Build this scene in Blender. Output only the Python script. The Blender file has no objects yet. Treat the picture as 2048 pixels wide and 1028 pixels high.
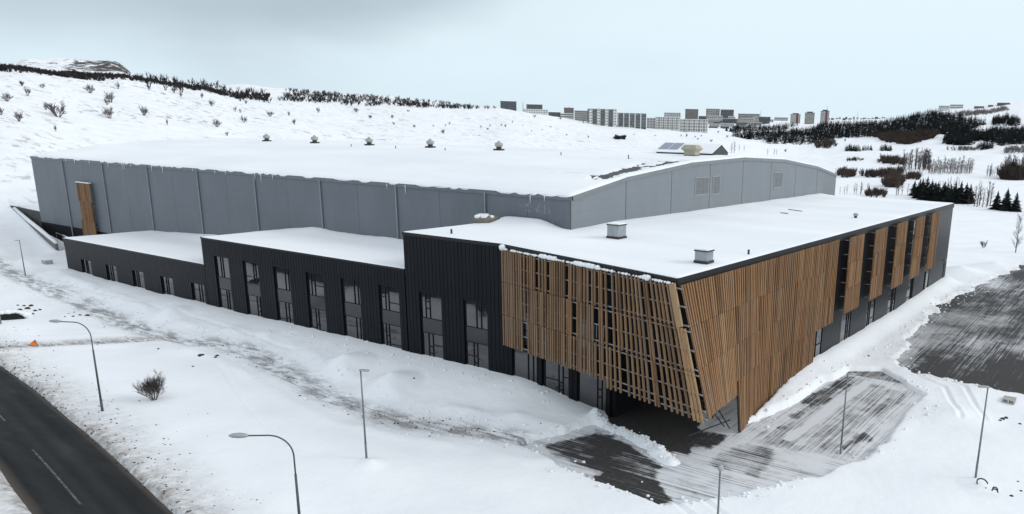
import bpy, math, random
import numpy as np
from mathutils import Matrix, Vector

random.seed(7); RNG = np.random.default_rng(11)
scene = bpy.context.scene
COL = scene.collection

# ------------------------------------------------------------------ camera
F, PX, PY = 1578.153, 1275.402, 674.005            # pixels of the 2048 px wide photograph
YAW, PITCH, ROLL = 1.00518, 0.25019, 0.02306
CAM = np.array([-61.0276, -46.6554, 22.0214])
def cam_axes():
    cy, sy = math.cos(YAW), math.sin(YAW)
    fwd = np.array([sy*math.cos(PITCH), cy*math.cos(PITCH), -math.sin(PITCH)])
    right = np.array([cy, -sy, 0.0]); up = np.cross(right, fwd)
    c, s = math.cos(ROLL), math.sin(ROLL)
    return c*right + s*up, -s*right + c*up, fwd
AX_R, AX_U, AX_F = cam_axes()
cd = bpy.data.cameras.new('camera'); cam = bpy.data.objects.new('camera', cd); COL.objects.link(cam)
cam.matrix_world = Matrix(((AX_R[0], AX_U[0], -AX_F[0], CAM[0]), (AX_R[1], AX_U[1], -AX_F[1], CAM[1]),
                           (AX_R[2], AX_U[2], -AX_F[2], CAM[2]), (0, 0, 0, 1)))
cd.sensor_width = 36; cd.lens = F/2048*36
cd.shift_x = (1024-PX)/2048; cd.shift_y = (PY-514)/2048
cd.clip_start = 0.5; cd.clip_end = 20000
scene.camera = cam

# ------------------------------------------------------------------ sky, sun, exposure
SUN_AZ = math.atan2(0.50, -0.85)        # compass-like: atan2(x, y)
SUN_EL = math.radians(27)
world = bpy.data.worlds.new('World'); scene.world = world; world.use_nodes = True
wn, wl = world.node_tree.nodes, world.node_tree.links
wn.clear()
w_out = wn.new('ShaderNodeOutputWorld'); w_bg = wn.new('ShaderNodeBackground')
w_sky = wn.new('ShaderNodeTexSky'); w_sky.sky_type = 'NISHITA'; w_sky.sun_disc = False
w_sky.sun_elevation = SUN_EL; w_sky.sun_rotation = SUN_AZ
w_gain = wn.new('ShaderNodeVectorMath'); w_gain.operation = 'SCALE'; w_gain.inputs['Scale'].default_value = 0.10
w_tc = wn.new('ShaderNodeTexCoord')
w_map = wn.new('ShaderNodeMapping'); w_map.inputs['Scale'].default_value = (1.0, 1.0, 3.2)
w_map.inputs['Location'].default_value = (0.55, 0.1, 0.25)
w_noise = wn.new('ShaderNodeTexNoise'); w_noise.inputs['Scale'].default_value = 1.25
w_noise.inputs['Detail'].default_value = 5; w_noise.inputs['Roughness'].default_value = 0.48
w_ramp = wn.new('ShaderNodeValToRGB')
w_ramp.color_ramp.elements[0].position = 0.34; w_ramp.color_ramp.elements[0].color = (0.90, 0.90, 0.90, 1)
w_ramp.color_ramp.elements[1].position = 0.50; w_ramp.color_ramp.elements[1].color = (1, 1, 1, 1)
# overcast: brighter and whiter overhead than at the horizon
w_sep = wn.new('ShaderNodeSeparateXYZ'); w_grad = wn.new('ShaderNodeValToRGB')
w_grad.color_ramp.elements[0].position = 0.0; w_grad.color_ramp.elements[0].color = (0.745, 0.90, 0.99, 1)
w_grad.color_ramp.elements[1].position = 1.0; w_grad.color_ramp.elements[1].color = (1.22, 1.25, 1.29, 1)
w_mul = wn.new('ShaderNodeMixRGB'); w_mul.blend_type = 'MULTIPLY'; w_mul.inputs[0].default_value = 1.0
wl.new(w_tc.outputs['Generated'], w_sep.inputs[0]); wl.new(w_sep.outputs[2], w_grad.inputs[0])
# a grey stratus bank fills the sky to the left, everything else is thin bright cloud
w_dot = wn.new('ShaderNodeVectorMath'); w_dot.operation = 'DOT_PRODUCT'
w_dot.inputs[1].default_value = (math.sin(math.radians(14))*math.cos(math.radians(52)), math.cos(math.radians(14))*math.cos(math.radians(52)), math.sin(math.radians(52)))
wl.new(w_tc.outputs['Generated'], w_dot.inputs[0])
w_add = wn.new('ShaderNodeMath'); w_add.operation = 'MULTIPLY_ADD'; w_add.inputs[1].default_value = -0.24
wl.new(w_noise.outputs[0], w_add.inputs[0]); wl.new(w_dot.outputs['Value'], w_add.inputs[2])
w_bank = wn.new('ShaderNodeValToRGB')
w_bank.color_ramp.elements[0].position = 0.495; w_bank.color_ramp.elements[0].color = (1, 1, 1, 1)
w_bank.color_ramp.elements[1].position = 0.59; w_bank.color_ramp.elements[1].color = (0.66, 0.675, 0.70, 1)
w_bank.color_ramp.interpolation = 'EASE'
wl.new(w_add.outputs[0], w_bank.inputs[0])
w_mul2 = wn.new('ShaderNodeMixRGB'); w_mul2.blend_type = 'MULTIPLY'; w_mul2.inputs[0].default_value = 1.0
wl.new(w_ramp.outputs[0], w_mul2.inputs[1]); wl.new(w_bank.outputs[0], w_mul2.inputs[2])
wl.new(w_grad.outputs[0], w_mul.inputs[1]); wl.new(w_mul2.outputs[0], w_mul.inputs[2])
w_mix = wn.new('ShaderNodeMixRGB'); w_mix.inputs[0].default_value = 0.95
wl.new(w_tc.outputs['Generated'], w_map.inputs[0]); wl.new(w_map.outputs[0], w_noise.inputs['Vector'])
wl.new(w_noise.outputs[0], w_ramp.inputs[0])
wl.new(w_sky.outputs[0], w_gain.inputs[0]); wl.new(w_gain.outputs[0], w_mix.inputs[1]); wl.new(w_mul.outputs[0], w_mix.inputs[2])
wl.new(w_mix.outputs[0], w_bg.inputs[0]); w_bg.inputs[1].default_value = 1.0
wl.new(w_bg.outputs[0], w_out.inputs[0])

sd = bpy.data.lights.new('sun', 'SUN'); sun = bpy.data.objects.new('sun', sd); COL.objects.link(sun)
sd.energy = 1.2; sd.angle = math.radians(24); sd.color = (1.0, 0.96, 0.90)
sdir = Vector((math.sin(SUN_AZ)*math.cos(SUN_EL), math.cos(SUN_AZ)*math.cos(SUN_EL), math.sin(SUN_EL)))
sun.rotation_euler = sdir.to_track_quat('Z', 'Y').to_euler(); sun.location = (0, -60, 80)

vs = scene.view_settings
vs.view_transform = 'Standard'; vs.look = 'None'; vs.exposure = 0.0; vs.gamma = 1.0; vs.use_curve_mapping = False

# ------------------------------------------------------------------ pixel <-> world helpers
def ray(x, y):
    return (x-PX)/F*AX_R - (y-PY)/F*AX_U + AX_F
def on_z(x, y, z):
    d = ray(x, y); return CAM + d*(z-CAM[2])/d[2]
def at_range(x, y, r):
    d = ray(x, y); return CAM + d*r/math.hypot(d[0], d[1])

# ------------------------------------------------------------------ noise
def _hash(ix, iy, seed):
    h = (ix.astype(np.int64)*374761393 + iy.astype(np.int64)*668265263 + seed*2147483647) & 0xffffffff
    h = ((h ^ (h >> 13))*1274126177) & 0xffffffff
    return ((h ^ (h >> 16)) & 0xffff)/65535.0
def vnoise(x, y, seed=0):
    x = np.asarray(x, float); y = np.asarray(y, float)
    ix = np.floor(x); iy = np.floor(y); fx = x-ix; fy = y-iy
    fx = fx*fx*fx*(fx*(fx*6-15)+10); fy = fy*fy*fy*(fy*(fy*6-15)+10)
    a = _hash(ix, iy, seed); b = _hash(ix+1, iy, seed); c = _hash(ix, iy+1, seed); d = _hash(ix+1, iy+1, seed)
    return (a*(1-fx)+b*fx)*(1-fy) + (c*(1-fx)+d*fx)*fy
def fbm(x, y, seed=0, oct=4):
    s = 0; a = 1.0; t = 0
    for k in range(oct):
        s = s + a*(vnoise(x*2**k+k*17.3, y*2**k-k*9.1, seed+k)-0.5); t += a; a *= 0.5
    return s/t*2
def sstep(a, b, x):
    t = np.clip((np.asarray(x, float)-a)/(b-a), 0, 1); return t*t*(3-2*t)
def poly_sd(px, py, poly):
    """signed distance to a polygon, negative inside"""
    px = np.asarray(px, float); py = np.asarray(py, float)
    d2 = np.full(px.shape, 1e18); inside = np.zeros(px.shape, bool)
    n = len(poly)
    for i in range(n):
        x0, y0 = poly[i]; x1, y1 = poly[(i+1) % n]
        ex, ey = x1-x0, y1-y0
        t = np.clip(((px-x0)*ex+(py-y0)*ey)/(ex*ex+ey*ey), 0, 1)
        d2 = np.minimum(d2, (px-x0-t*ex)**2+(py-y0-t*ey)**2)
        c = ((y0 > py) != (y1 > py)) & (px < ex*(py-y0)/((y1-y0) if y1 != y0 else 1e-9)+x0)
        inside ^= c
    d = np.sqrt(d2); return np.where(inside, -d, d)
def line_d(px, py, pts):
    px = np.asarray(px, float); py = np.asarray(py, float)
    d2 = np.full(px.shape, 1e18)
    for (x0, y0), (x1, y1) in zip(pts[:-1], pts[1:]):
        ex, ey = x1-x0, y1-y0
        t = np.clip(((px-x0)*ex+(py-y0)*ey)/(ex*ex+ey*ey), 0, 1)
        d2 = np.minimum(d2, (px-x0-t*ex)**2+(py-y0-t*ey)**2)
    return np.sqrt(d2)

# ------------------------------------------------------------------ materials
MAT = {}
def new_mat(name, base, rough=0.7, spec=0.4, metal=0.0):
    m = bpy.data.materials.new(name); m.use_nodes = True
    b = m.node_tree.nodes['Principled BSDF']
    b.inputs['Base Color'].default_value = (*base, 1); b.inputs['Roughness'].default_value = rough
    b.inputs['Specular IOR Level'].default_value = spec; b.inputs['Metallic'].default_value = metal
    MAT[name] = m
    return m, m.node_tree.nodes, m.node_tree.links, b
def noise_node(n, l, scale, detail=4, rough=0.55, coord='Object', mscale=(1, 1, 1), rot=(0, 0, 0)):
    tc = n.new('ShaderNodeTexCoord'); mp = n.new('ShaderNodeMapping'); mp.inputs['Scale'].default_value = mscale
    mp.inputs['Rotation'].default_value = rot
    t = n.new('ShaderNodeTexNoise'); t.inputs['Scale'].default_value = scale; t.inputs['Detail'].default_value = detail
    t.inputs['Roughness'].default_value = rough
    if coord == 'World':
        g = n.new('ShaderNodeNewGeometry'); l.new(g.outputs['Position'], mp.inputs[0])
    else:
        l.new(tc.outputs[coord], mp.inputs[0])
    l.new(mp.outputs[0], t.inputs['Vector'])
    return t
def ramp(n, l, src, stops):
    r = n.new('ShaderNodeValToRGB'); e = r.color_ramp.elements
    while len(e) < len(stops): e.new(0.5)
    for el, (p, c) in zip(e, stops): el.position = p; el.color = (*c, 1) if len(c) == 3 else c
    l.new(src, r.inputs[0]); return r
def mixc(n, l, fac, a, b):
    m = n.new('ShaderNodeMixRGB')
    for i, v in ((0, fac), (1, a), (2, b)):
        if isinstance(v, (int, float)): m.inputs[i].default_value = v
        elif isinstance(v, tuple): m.inputs[i].default_value = (*v, 1)
        else: l.new(v, m.inputs[i])
    return m
def math_n(n, l, op, a, b=None, clamp=False):
    m = n.new('ShaderNodeMath'); m.operation = op; m.use_clamp = clamp
    for i, v in ((0, a), (1, b)):
        if v is None: continue
        if isinstance(v, (int, float)): m.inputs[i].default_value = v
        else: l.new(v, m.inputs[i])
    return m.outputs[0]
def bump(n, l, b, height, strength=0.3, dist=0.05):
    bp = n.new('ShaderNodeBump'); bp.inputs['Strength'].default_value = strength; bp.inputs['Distance'].default_value = dist
    l.new(height, bp.inputs['Height']); l.new(bp.outputs[0], b.inputs['Normal'])
def attr(n, name):
    a = n.new('ShaderNodeAttribute'); a.attribute_name = name; return a.outputs['Fac']

SNOW = (0.83, 0.855, 0.885)
def mk_ground_snow():
    m, n, l, b = new_mat('ground_snow', SNOW, 0.75, 0.25)
    fine = noise_node(n, l, 1.6, 8, 0.6, 'World')
    med = noise_node(n, l, 0.16, 5, 0.5, 'World')
    col = ramp(n, l, med.outputs[0], [(0.3, (0.79, 0.815, 0.85)), (0.7, (0.86, 0.88, 0.905))])
    # churned icy grey track
    tn = noise_node(n, l, 0.9, 8, 0.68, 'World', (1.9, 0.45, 1))
    tk = math_n(n, l, 'MULTIPLY', attr(n, 'track'), ramp(n, l, tn.outputs[0], [(0.42, (.10, .10, .10)), (0.58, (1, 1, 1))]).outputs[0], True)
    c1 = mixc(n, l, tk, col.outputs[0], (0.30, 0.305, 0.315))
    # brown road grit thrown over the verge
    dn = noise_node(n, l, 1.3, 9, 0.72, 'World')
    dt = math_n(n, l, 'MULTIPLY', attr(n, 'dirt'), ramp(n, l, dn.outputs[0], [(0.32, (.15, .15, .15)), (0.66, (1, 1, 1))]).outputs[0], True)
    c2 = mixc(n, l, dt, c1.outputs[0], (0.23, 0.20, 0.175))
    # withered grass showing through on the hillside
    gn = noise_node(n, l, 0.30, 6, 0.72, 'World', (1.0, 0.5, 2.2), (0, 0, .6))
    gs = noise_node(n, l, 0.035, 3, 0.5, 'World')
    gm = math_n(n, l, 'MULTIPLY', ramp(n, l, gn.outputs[0], [(0.54, (0, 0, 0)), (0.64, (1, 1, 1))]).outputs[0],
                ramp(n, l, gs.outputs[0], [(0.35, (0.1, 0.1, 0.1)), (0.65, (1, 1, 1))]).outputs[0])
    gm = math_n(n, l, 'MULTIPLY', gm, attr(n, 'grass'), True)
    c3 = mixc(n, l, gm, c2.outputs[0], (0.27, 0.22, 0.20))
    rn = noise_node(n, l, 0.13, 9, 0.78, 'World', (1, 1, .8))
    ra = attr(n, 'rock')
    rv = math_n(n, l, 'ADD', rn.outputs[0], math_n(n, l, 'MULTIPLY', math_n(n, l, 'SUBTRACT', ra, .6), 0.22))
    rk = math_n(n, l, 'MULTIPLY', ramp(n, l, rv, [(0.50, (0, 0, 0)), (0.54, (1, 1, 1))]).outputs[0], math_n(n, l, 'MULTIPLY', ra, 4.0, True), True)
    c4 = mixc(n, l, rk, c3.outputs[0], (0.06, 0.055, 0.05))
    l.new(c4.outputs[0], b.inputs['Base Color'])
    mid = noise_node(n, l, 0.45, 5, 0.6, 'World', (1, 0.6, 1), (0, 0, .5))
    hh = math_n(n, l, 'ADD', math_n(n, l, 'ADD', math_n(n, l, 'MULTIPLY', fine.outputs[0], .7), math_n(n, l, 'MULTIPLY', mid.outputs[0], 1.6)), math_n(n, l, 'MULTIPLY', tn.outputs[0], attr(n, 'track')))
    bump(n, l, b, hh, 0.45, 0.14)
mk_ground_snow()
def mk_roof_snow():
    m, n, l, b = new_mat('roof_snow', SNOW, 0.75, 0.25)
    med = noise_node(n, l, 0.12, 5, 0.5, 'World', (1, 0.35, 1))
    col = ramp(n, l, med.outputs[0], [(0.3, (0.755, 0.79, 0.83)), (0.7, (0.875, 0.89, 0.91))])
    l.new(col.outputs[0], b.inputs['Base Color'])
    fine = noise_node(n, l, 0.7, 6, 0.55, 'World', (1, 0.5, 1)); bump(n, l, b, fine.outputs[0], 0.35, 0.12)
mk_roof_snow()
def mk_asphalt(name, streak_rot):
    m, n, l, b = new_mat(name, (0.05, 0.05, 0.05), 0.8, 0.3)
    an = noise_node(n, l, 3.0, 8, 0.7, 'World')
    big = noise_node(n, l, 0.22, 5, 0.6, 'World')
    col = ramp(n, l, an.outputs[0], [(0.3, (0.022, 0.022, 0.024)), (0.7, (0.055, 0.053, 0.052))])
    # thin film of trodden snow left in streaks by the plough
    s1 = noise_node(n, l, 1.0, 9, 0.70, 'World', (0.10, 6.0, 1), (0, 0, streak_rot))
    s2 = noise_node(n, l, 0.5, 8, 0.7, 'World')
    s3 = noise_node(n, l, 1.0, 9, 0.70, 'World', (5.0, 0.10, 1), (0, 0, -.12))
    sm = mixc(n, l, attr(n, 'turn'), s1.outputs[0], s3.outputs[0])
    v = math_n(n, l, 'ADD', math_n(n, l, 'MULTIPLY', sm.outputs[0], 0.72), math_n(n, l, 'MULTIPLY', s2.outputs[0], 0.28))
    v = math_n(n, l, 'ADD', v, math_n(n, l, 'MULTIPLY', math_n(n, l, 'SUBTRACT', big.outputs[0], 0.5), 0.2))
    bare = attr(n, 'bare')
    t = math_n(n, l, 'SUBTRACT', math_n(n, l, 'ADD', v, 0.5), bare)       # > 0.5 : snow film
    film = ramp(n, l, t, [(0.43, (0, 0, 0)), (0.51, (0.55, 0.55, 0.55)), (0.60, (1, 1, 1))])
    g = mixc(n, l, attr(n, 'grey'), (0.72, 0.74, 0.77), (0.20, 0.195, 0.198))
    c = mixc(n, l, film.outputs[0], col.outputs[0], g.outputs[0])
    l.new(c.outputs[0], b.inputs['Base Color'])
    hh = math_n(n, l, 'ADD', film.outputs[0], math_n(n, l, 'MULTIPLY', an.outputs[0], 0.4)); bump(n, l, b, hh, 0.5, 0.03)
mk_asphalt('forecourt_asphalt', 0.0)
mk_asphalt('lot_asphalt', math.radians(-8))
def mk_road():
    m, n, l, b = new_mat('road_asphalt', (0.04, 0.04, 0.042), 0.7, 0.15)
    an = noise_node(n, l, 4.0, 8, 0.7, 'World')
    # the object's u runs across the road: worn wheel tracks, paler damp salt between them
    u = attr(n, 'across')
    tr = ramp(n, l, u, [(0.0, (0.55, 0.55, 0.55)), (0.10, (0.35, 0.35, 0.35)), (0.22, (0.0, 0.0, 0.0)), (0.33, (0.8, 0.8, 0.8)),
                        (0.45, (0.1, 0.1, 0.1)), (0.52, (0.75, 0.75, 0.75)), (0.64, (0.1, 0.1, 0.1)), (0.78, (0.6, 0.6, 0.6)), (0.88, (0.05, 0.05, 0.05)), (1.0, (0.6, 0.6, 0.6))])
    ln = noise_node(n, l, 0.5, 6, 0.6, 'World', (1.2, 0.25, 1))
    f = math_n(n, l, 'MULTIPLY', tr.outputs[0], math_n(n, l, 'ADD', ln.outputs[0], 0.2))
    c = mixc(n, l, f, (0.009, 0.0095, 0.010), (0.034, 0.035, 0.038))
    c2 = mixc(n, l, math_n(n, l, 'MULTIPLY', an.outputs[0], 0.35), c.outputs[0], (0.018, 0.0175, 0.017))
    # brown grit along the kerb
    e = ramp(n, l, u, [(0.0, (1, 1, 1)), (0.07, (0, 0, 0)), (0.90, (0, 0, 0)), (1.0, (1, 1, 1))])
    c3 = mixc(n, l, math_n(n, l, 'MULTIPLY', e.outputs[0], 0.7), c2.outputs[0], (0.11, 0.09, 0.075))
    l.new(c3.outputs[0], b.inputs['Base Color'])
    r = ramp(n, l, ln.outputs[0], [(0.3, (0.5, 0.5, 0.5)), (0.7, (0.85, 0.85, 0.85))]); l.new(r.outputs[0], b.inputs['Roughness'])
    bump(n, l, b, an.outputs[0], 0.3, 0.01)
mk_road()
def mk_paint():
    m, n, l, b = new_mat('road_paint', (0.4, 0.4, 0.39), 0.7)
    t = noise_node(n, l, 2.5, 8, 0.75, 'World')
    c = ramp(n, l, t.outputs[0], [(0.42, (0.02, 0.02, 0.02)), (0.66, (0.17, 0.17, 0.165))]); l.new(c.outputs[0], b.inputs['Base Color'])
mk_paint()
def mk_cladding(name, base, var, rough, pitch, spec=0.35):
    """horizontal sandwich panels: fine joint every `pitch` metres, weather mottling"""
    m, n, l, b = new_mat(name, base, rough, spec)
    t = noise_node(n, l, 0.25, 6, 0.6, 'World', (1, 1, 0.6))
    f2 = noise_node(n, l, 1.2, 6, 0.7, 'World', (1, 1, 0.15))
    lo = tuple(v*(1-var) for v in base); hi = tuple(v*(1+var) for v in base)
    c = ramp(n, l, t.outputs[0], [(0.3, lo), (0.7, hi)])
    c1 = mixc(n, l, 0.12, c.outputs[0], f2.outputs[0])
    c1.blend_type = 'SOFT_LIGHT'
    g = n.new('ShaderNodeNewGeometry'); sx = n.new('ShaderNodeSeparateXYZ'); l.new(g.outputs['Position'], sx.inputs[0])
    z = math_n(n, l, 'FRACT', math_n(n, l, 'DIVIDE', sx.outputs[2], pitch))
    ln = ramp(n, l, z, [(0.0, (1, 1, 1)), (0.035, (0, 0, 0)), (0.97, (0, 0, 0)), (1.0, (1, 1, 1))])
    c2 = mixc(n, l, math_n(n, l, 'MULTIPLY', ln.outputs[0], 0.30), c1.outputs[0], tuple(v*0.5 for v in base))
    l.new(c2.outputs[0], b.inputs['Base Color'])
    bump(n, l, b, t.outputs[0], 0.06, 0.05)
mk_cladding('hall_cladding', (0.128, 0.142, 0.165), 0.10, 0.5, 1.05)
mk_cladding('gable_cladding', (0.183, 0.203, 0.222), 0.06, 0.45, 1.05)  # the long wall's grey made paler: the gable's stronger light put into colour
def mk_simple(name, base, rough=0.6, var=0.15, scale=2.0, spec=0.4, metal=0.0, objvar=0.0):
    m, n, l, b = new_mat(name, base, rough, spec, metal)
    t = noise_node(n, l, scale, 6, 0.6, 'World')
    c = ramp(n, l, t.outputs[0], [(0.3, tuple(v*(1-var) for v in base)), (0.7, tuple(min(1, v*(1+var)) for v in base))])
    out = c.outputs[0]
    if objvar:
        oi = n.new('ShaderNodeObjectInfo')
        hv = n.new('ShaderNodeHueSaturation'); l.new(out, hv.inputs['Color'])
        l.new(math_n(n, l, 'ADD', math_n(n, l, 'MULTIPLY', oi.outputs['Random'], 2*objvar), 1-objvar), hv.inputs['Value']); out = hv.outputs[0]
    l.new(out, b.inputs['Base Color'])
    return m
mk_simple('dark_cladding', (0.0065, 0.0078, 0.0105), 0.30, 0.12, 0.7, 0.12, 0, 0.15)
mk_simple('dark_wall', (0.006, 0.0065, 0.008), 0.7, 0.1, 0.7, 0.2)
mk_simple('dark_trim', (0.008, 0.009, 0.011), 0.45, 0.1, 1.0, 0.3)
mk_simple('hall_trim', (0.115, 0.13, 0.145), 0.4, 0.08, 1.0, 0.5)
mk_simple('gable_trim', (0.17, 0.185, 0.20), 0.4, 0.08, 1.0, 0.5)  # paler than hall_trim, to go with the brightened gable cladding
mk_simple('pipe_metal', (0.22, 0.235, 0.26), 0.45, 0.1, 1.0, 0.5)
mk_simple('joint_and_shadow', (0.06, 0.066, 0.075), 0.6, 0.1)
mk_simple('roof_membrane', (0.075, 0.075, 0.082), 0.8, 0.3, 0.8)
mk_simple('window_frame', (0.006, 0.007, 0.009), 0.5, 0.1, 2.0, 0.25)
mk_simple('spandrel', (0.016, 0.019, 0.025), 0.15, 0.2, 1.0, 0.6)
mk_simple('galvanised', (0.24, 0.245, 0.25), 0.45, 0.15, 3.0, 0.5, 0.3)
mk_simple('pole_metal', (0.16, 0.17, 0.18), 0.45, 0.15, 3.0, 0.5, 0.3)
mk_simple('pole_dark', (0.060, 0.066, 0.072), 0.45, 0.15, 3.0, 0.5)
mk_simple('lamp_grey', (0.33, 0.34, 0.34), 0.45, 0.1, 3.0)
mk_simple('lamp_lens', (0.5, 0.5, 0.48), 0.2, 0.1, 3.0)
mk_simple('concrete', (0.16, 0.155, 0.145), 0.85, 0.25, 1.2)
mk_simple('dark_concrete', (0.050, 0.053, 0.050), 0.85, 0.3, 0.8)
mk_simple('rock', (0.035, 0.033, 0.031), 0.9, 0.4, 2.0)
mk_simple('culvert_shade', (0.01, 0.01, 0.01), 0.9, 0.2)
mk_simple('beige_metal', (0.36, 0.335, 0.255), 0.5, 0.08, 1.0)
mk_simple('hood_side', (0.17, 0.15, 0.12), 0.6, 0.2, 2.0)
mk_simple('vent_cap', (0.36, 0.355, 0.33), 0.55, 0.1, 2.0)
mk_simple('vent_base', (0.028, 0.029, 0.030), 0.6, 0.1, 2.0)
mk_simple('box_metal', (0.30, 0.32, 0.34), 0.35, 0.2, 1.5, 0.5, 0.4)
mk_simple('plant_wall', (0.045, 0.050, 0.045), 0.6, 0.1, 2.0)
mk_simple('skylight', (0.24, 0.27, 0.34), 0.15, 0.1, 2.0, 0.6)
mk_simple('frost', (0.21, 0.225, 0.245), 0.8, 0.2, 2.0)
mk_simple('louvre', (0.19, 0.19, 0.20), 0.5, 0.15, 2.0)
mk_simple('louvre_frame', (0.27, 0.285, 0.30), 0.5, 0.1, 2.0)
mk_simple('orange', (0.65, 0.17, 0.02), 0.6, 0.2, 4.0)
mk_simple('orange_red', (0.45, 0.06, 0.02), 0.6, 0.2, 4.0)
mk_simple('hose', (0.012, 0.012, 0.013), 0.6, 0.1)
mk_simple('crate_wood', (0.42, 0.40, 0.37), 0.8, 0.2, 3.0)
mk_simple('bark', (0.055, 0.046, 0.042), 0.9, 0.3, 3.0, 0.4, 0, 0.25)
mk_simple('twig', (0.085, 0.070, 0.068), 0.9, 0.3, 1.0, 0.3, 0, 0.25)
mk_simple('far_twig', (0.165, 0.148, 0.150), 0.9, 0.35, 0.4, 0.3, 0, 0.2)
mk_simple('scrub_dark', (0.036, 0.033, 0.033), 0.95, 0.5, 0.15, 0.2)
mk_simple('scrub_brown', (0.060, 0.047, 0.040), 0.95, 0.4, 0.1, 0.2)
mk_simple('needle', (0.012, 0.017, 0.015), 0.9, 0.5, 0.6, 0.2, 0, 0.3)
mk_simple('far_needle', (0.014, 0.018, 0.019), 0.95, 0.5, 0.1, 0.2)
def mk_wood(name, cols):
    m, n, l, b = new_mat(name, cols[0], 0.75, 0.25)
    oi = n.new('ShaderNodeObjectInfo')
    k = len(cols)
    r = ramp(n, l, oi.outputs['Random'], [((i+0.5)/k, c) for i, c in enumerate(cols)])
    g = noise_node(n, l, 5.0, 7, 0.65, 'World', (1, 1, 0.10))
    gg = ramp(n, l, g.outputs[0], [(0.25, (0.68, 0.68, 0.68)), (0.75, (1.25, 1.22, 1.18))])
    c = mixc(n, l, 1.0, r.outputs[0], gg.outputs[0]); c.blend_type = 'MULTIPLY'
    w = noise_node(n, l, 0.35, 5, 0.6, 'World')
    c2 = mixc(n, l, ramp(n, l, w.outputs[0], [(0.45, (0, 0, 0)), (0.75, (0.45, 0.45, 0.45))]).outputs[0], c.outputs[0], (0.22, 0.17, 0.13))
    l.new(c2.outputs[0], b.inputs['Base Color']); bump(n, l, b, g.outputs[0], 0.2, 0.01)
mk_wood('larch', [(0.255, 0.142, 0.070), (0.335, 0.205, 0.112), (0.145, 0.074, 0.034), (0.30, 0.165, 0.078), (0.20, 0.118, 0.066), (0.27, 0.138, 0.062)])
mk_wood('larch_greyer', [(0.205, 0.123, 0.068), (0.270, 0.180, 0.112), (0.125, 0.070, 0.036), (0.215, 0.150, 0.102), (0.24, 0.135, 0.07)])  # darker, greyer larch for the front screen
mk_wood('larch_edge', [(0.36, 0.235, 0.130), (0.33, 0.205, 0.11)])
def mk_glass(name, tint, rough):
    m, n, l, b = new_mat(name, tint, rough, 0.7)
    b.inputs['IOR'].default_value = 1.8
    t = noise_node(n, l, 0.35, 4, 0.5, 'World')
    c = ramp(n, l, t.outputs[0], [(0.35, tuple(v*0.5 for v in tint)), (0.65, tuple(v*1.5 for v in tint))]); l.new(c.outputs[0], b.inputs['Base Color'])
    w = noise_node(n, l, 0.5, 2, 0.4, 'World'); bump(n, l, b, w.outputs[0], 0.05, 0.05)
mk_glass('glass', (0.014, 0.016, 0.021), 0.03)
mk_glass('far_glass', (0.085, 0.095, 0.105), 0.25)
for nm, c in (('wall_white', (0.60, 0.60, 0.58)), ('wall_cream', (0.45, 0.43, 0.38)), ('wall_grey', (0.40, 0.405, 0.40)), ('wall_dark', (0.075, 0.082, 0.088)),
              ('wall_brown', (0.17, 0.135, 0.12)), ('wall_green', (0.07, 0.085, 0.085)), ('wall_red', (0.18, 0.05, 0.05)), ('wall_beige', (0.34, 0.325, 0.295))):
    mk_simple(nm, c, 0.8, 0.12, 0.15)

# ------------------------------------------------------------------ object helpers
def link(o): COL.objects.link(o); return o
def mesh_obj(name, verts, faces, mat, parent=None, smooth=False, base=None):
    """one mesh object; verts in world coordinates, stored relative to base (or to the parent's location)"""
    me = bpy.data.meshes.new(name)
    off = np.array(base if base is not None else (parent_world(parent) if parent else (0, 0, 0)), float)
    v = np.asarray(verts, float)-off
    me.from_pydata([tuple(p) for p in v], [], [tuple(f) for f in faces]); me.update()
    me.materials.append(MAT[mat])
    if smooth: me.polygons.foreach_set('use_smooth', [True]*len(me.polygons))
    o = bpy.data.objects.new(name, me); link(o)
    if parent: o.parent = parent; o.location = tuple(off-np.array(parent_world(parent)))
    else: o.location = tuple(off)
    return o
def parent_world(p):
    w = np.zeros(3)
    while p is not None: w = w+np.array(p.location); p = p.parent
    return w
def tag(o, label=None, cat=None, group=None, kind=None):
    if label: o['label'] = label
    if cat: o['category'] = cat
    if group: o['group'] = group
    if kind: o['kind'] = kind
    return o
def thing(name, loc, label, cat, group=None):
    o = bpy.data.objects.new(name, None); link(o); o.location = tuple(loc); o.empty_display_size = 0.3
    return tag(o, label, cat, group)
_cube = {}
CV = [(-.5, -.5, -.5), (.5, -.5, -.5), (.5, .5, -.5), (-.5, .5, -.5), (-.5, -.5, .5), (.5, -.5, .5), (.5, .5, .5), (-.5, .5, .5)]
CF = [(0, 3, 2, 1), (4, 5, 6, 7), (0, 1, 5, 4), (1, 2, 6, 5), (2, 3, 7, 6), (3, 0, 4, 7)]
def cube_mesh(mat):
    if mat not in _cube:
        me = bpy.data.meshes.new('piece_'+mat); me.from_pydata(CV, [], CF); me.update(); me.materials.append(MAT[mat]); _cube[mat] = me
    return _cube[mat]
def box(name, parent, lo, hi, mat):
    """axis aligned box piece sharing one unit mesh; world corner coordinates"""
    o = bpy.data.objects.new(name, cube_mesh(mat)); link(o)
    lo = np.array(lo, float); hi = np.array(hi, float)
    o.parent = parent; o.location = tuple((lo+hi)/2-parent_world(parent)); o.scale = tuple(hi-lo)
    return o
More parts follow.
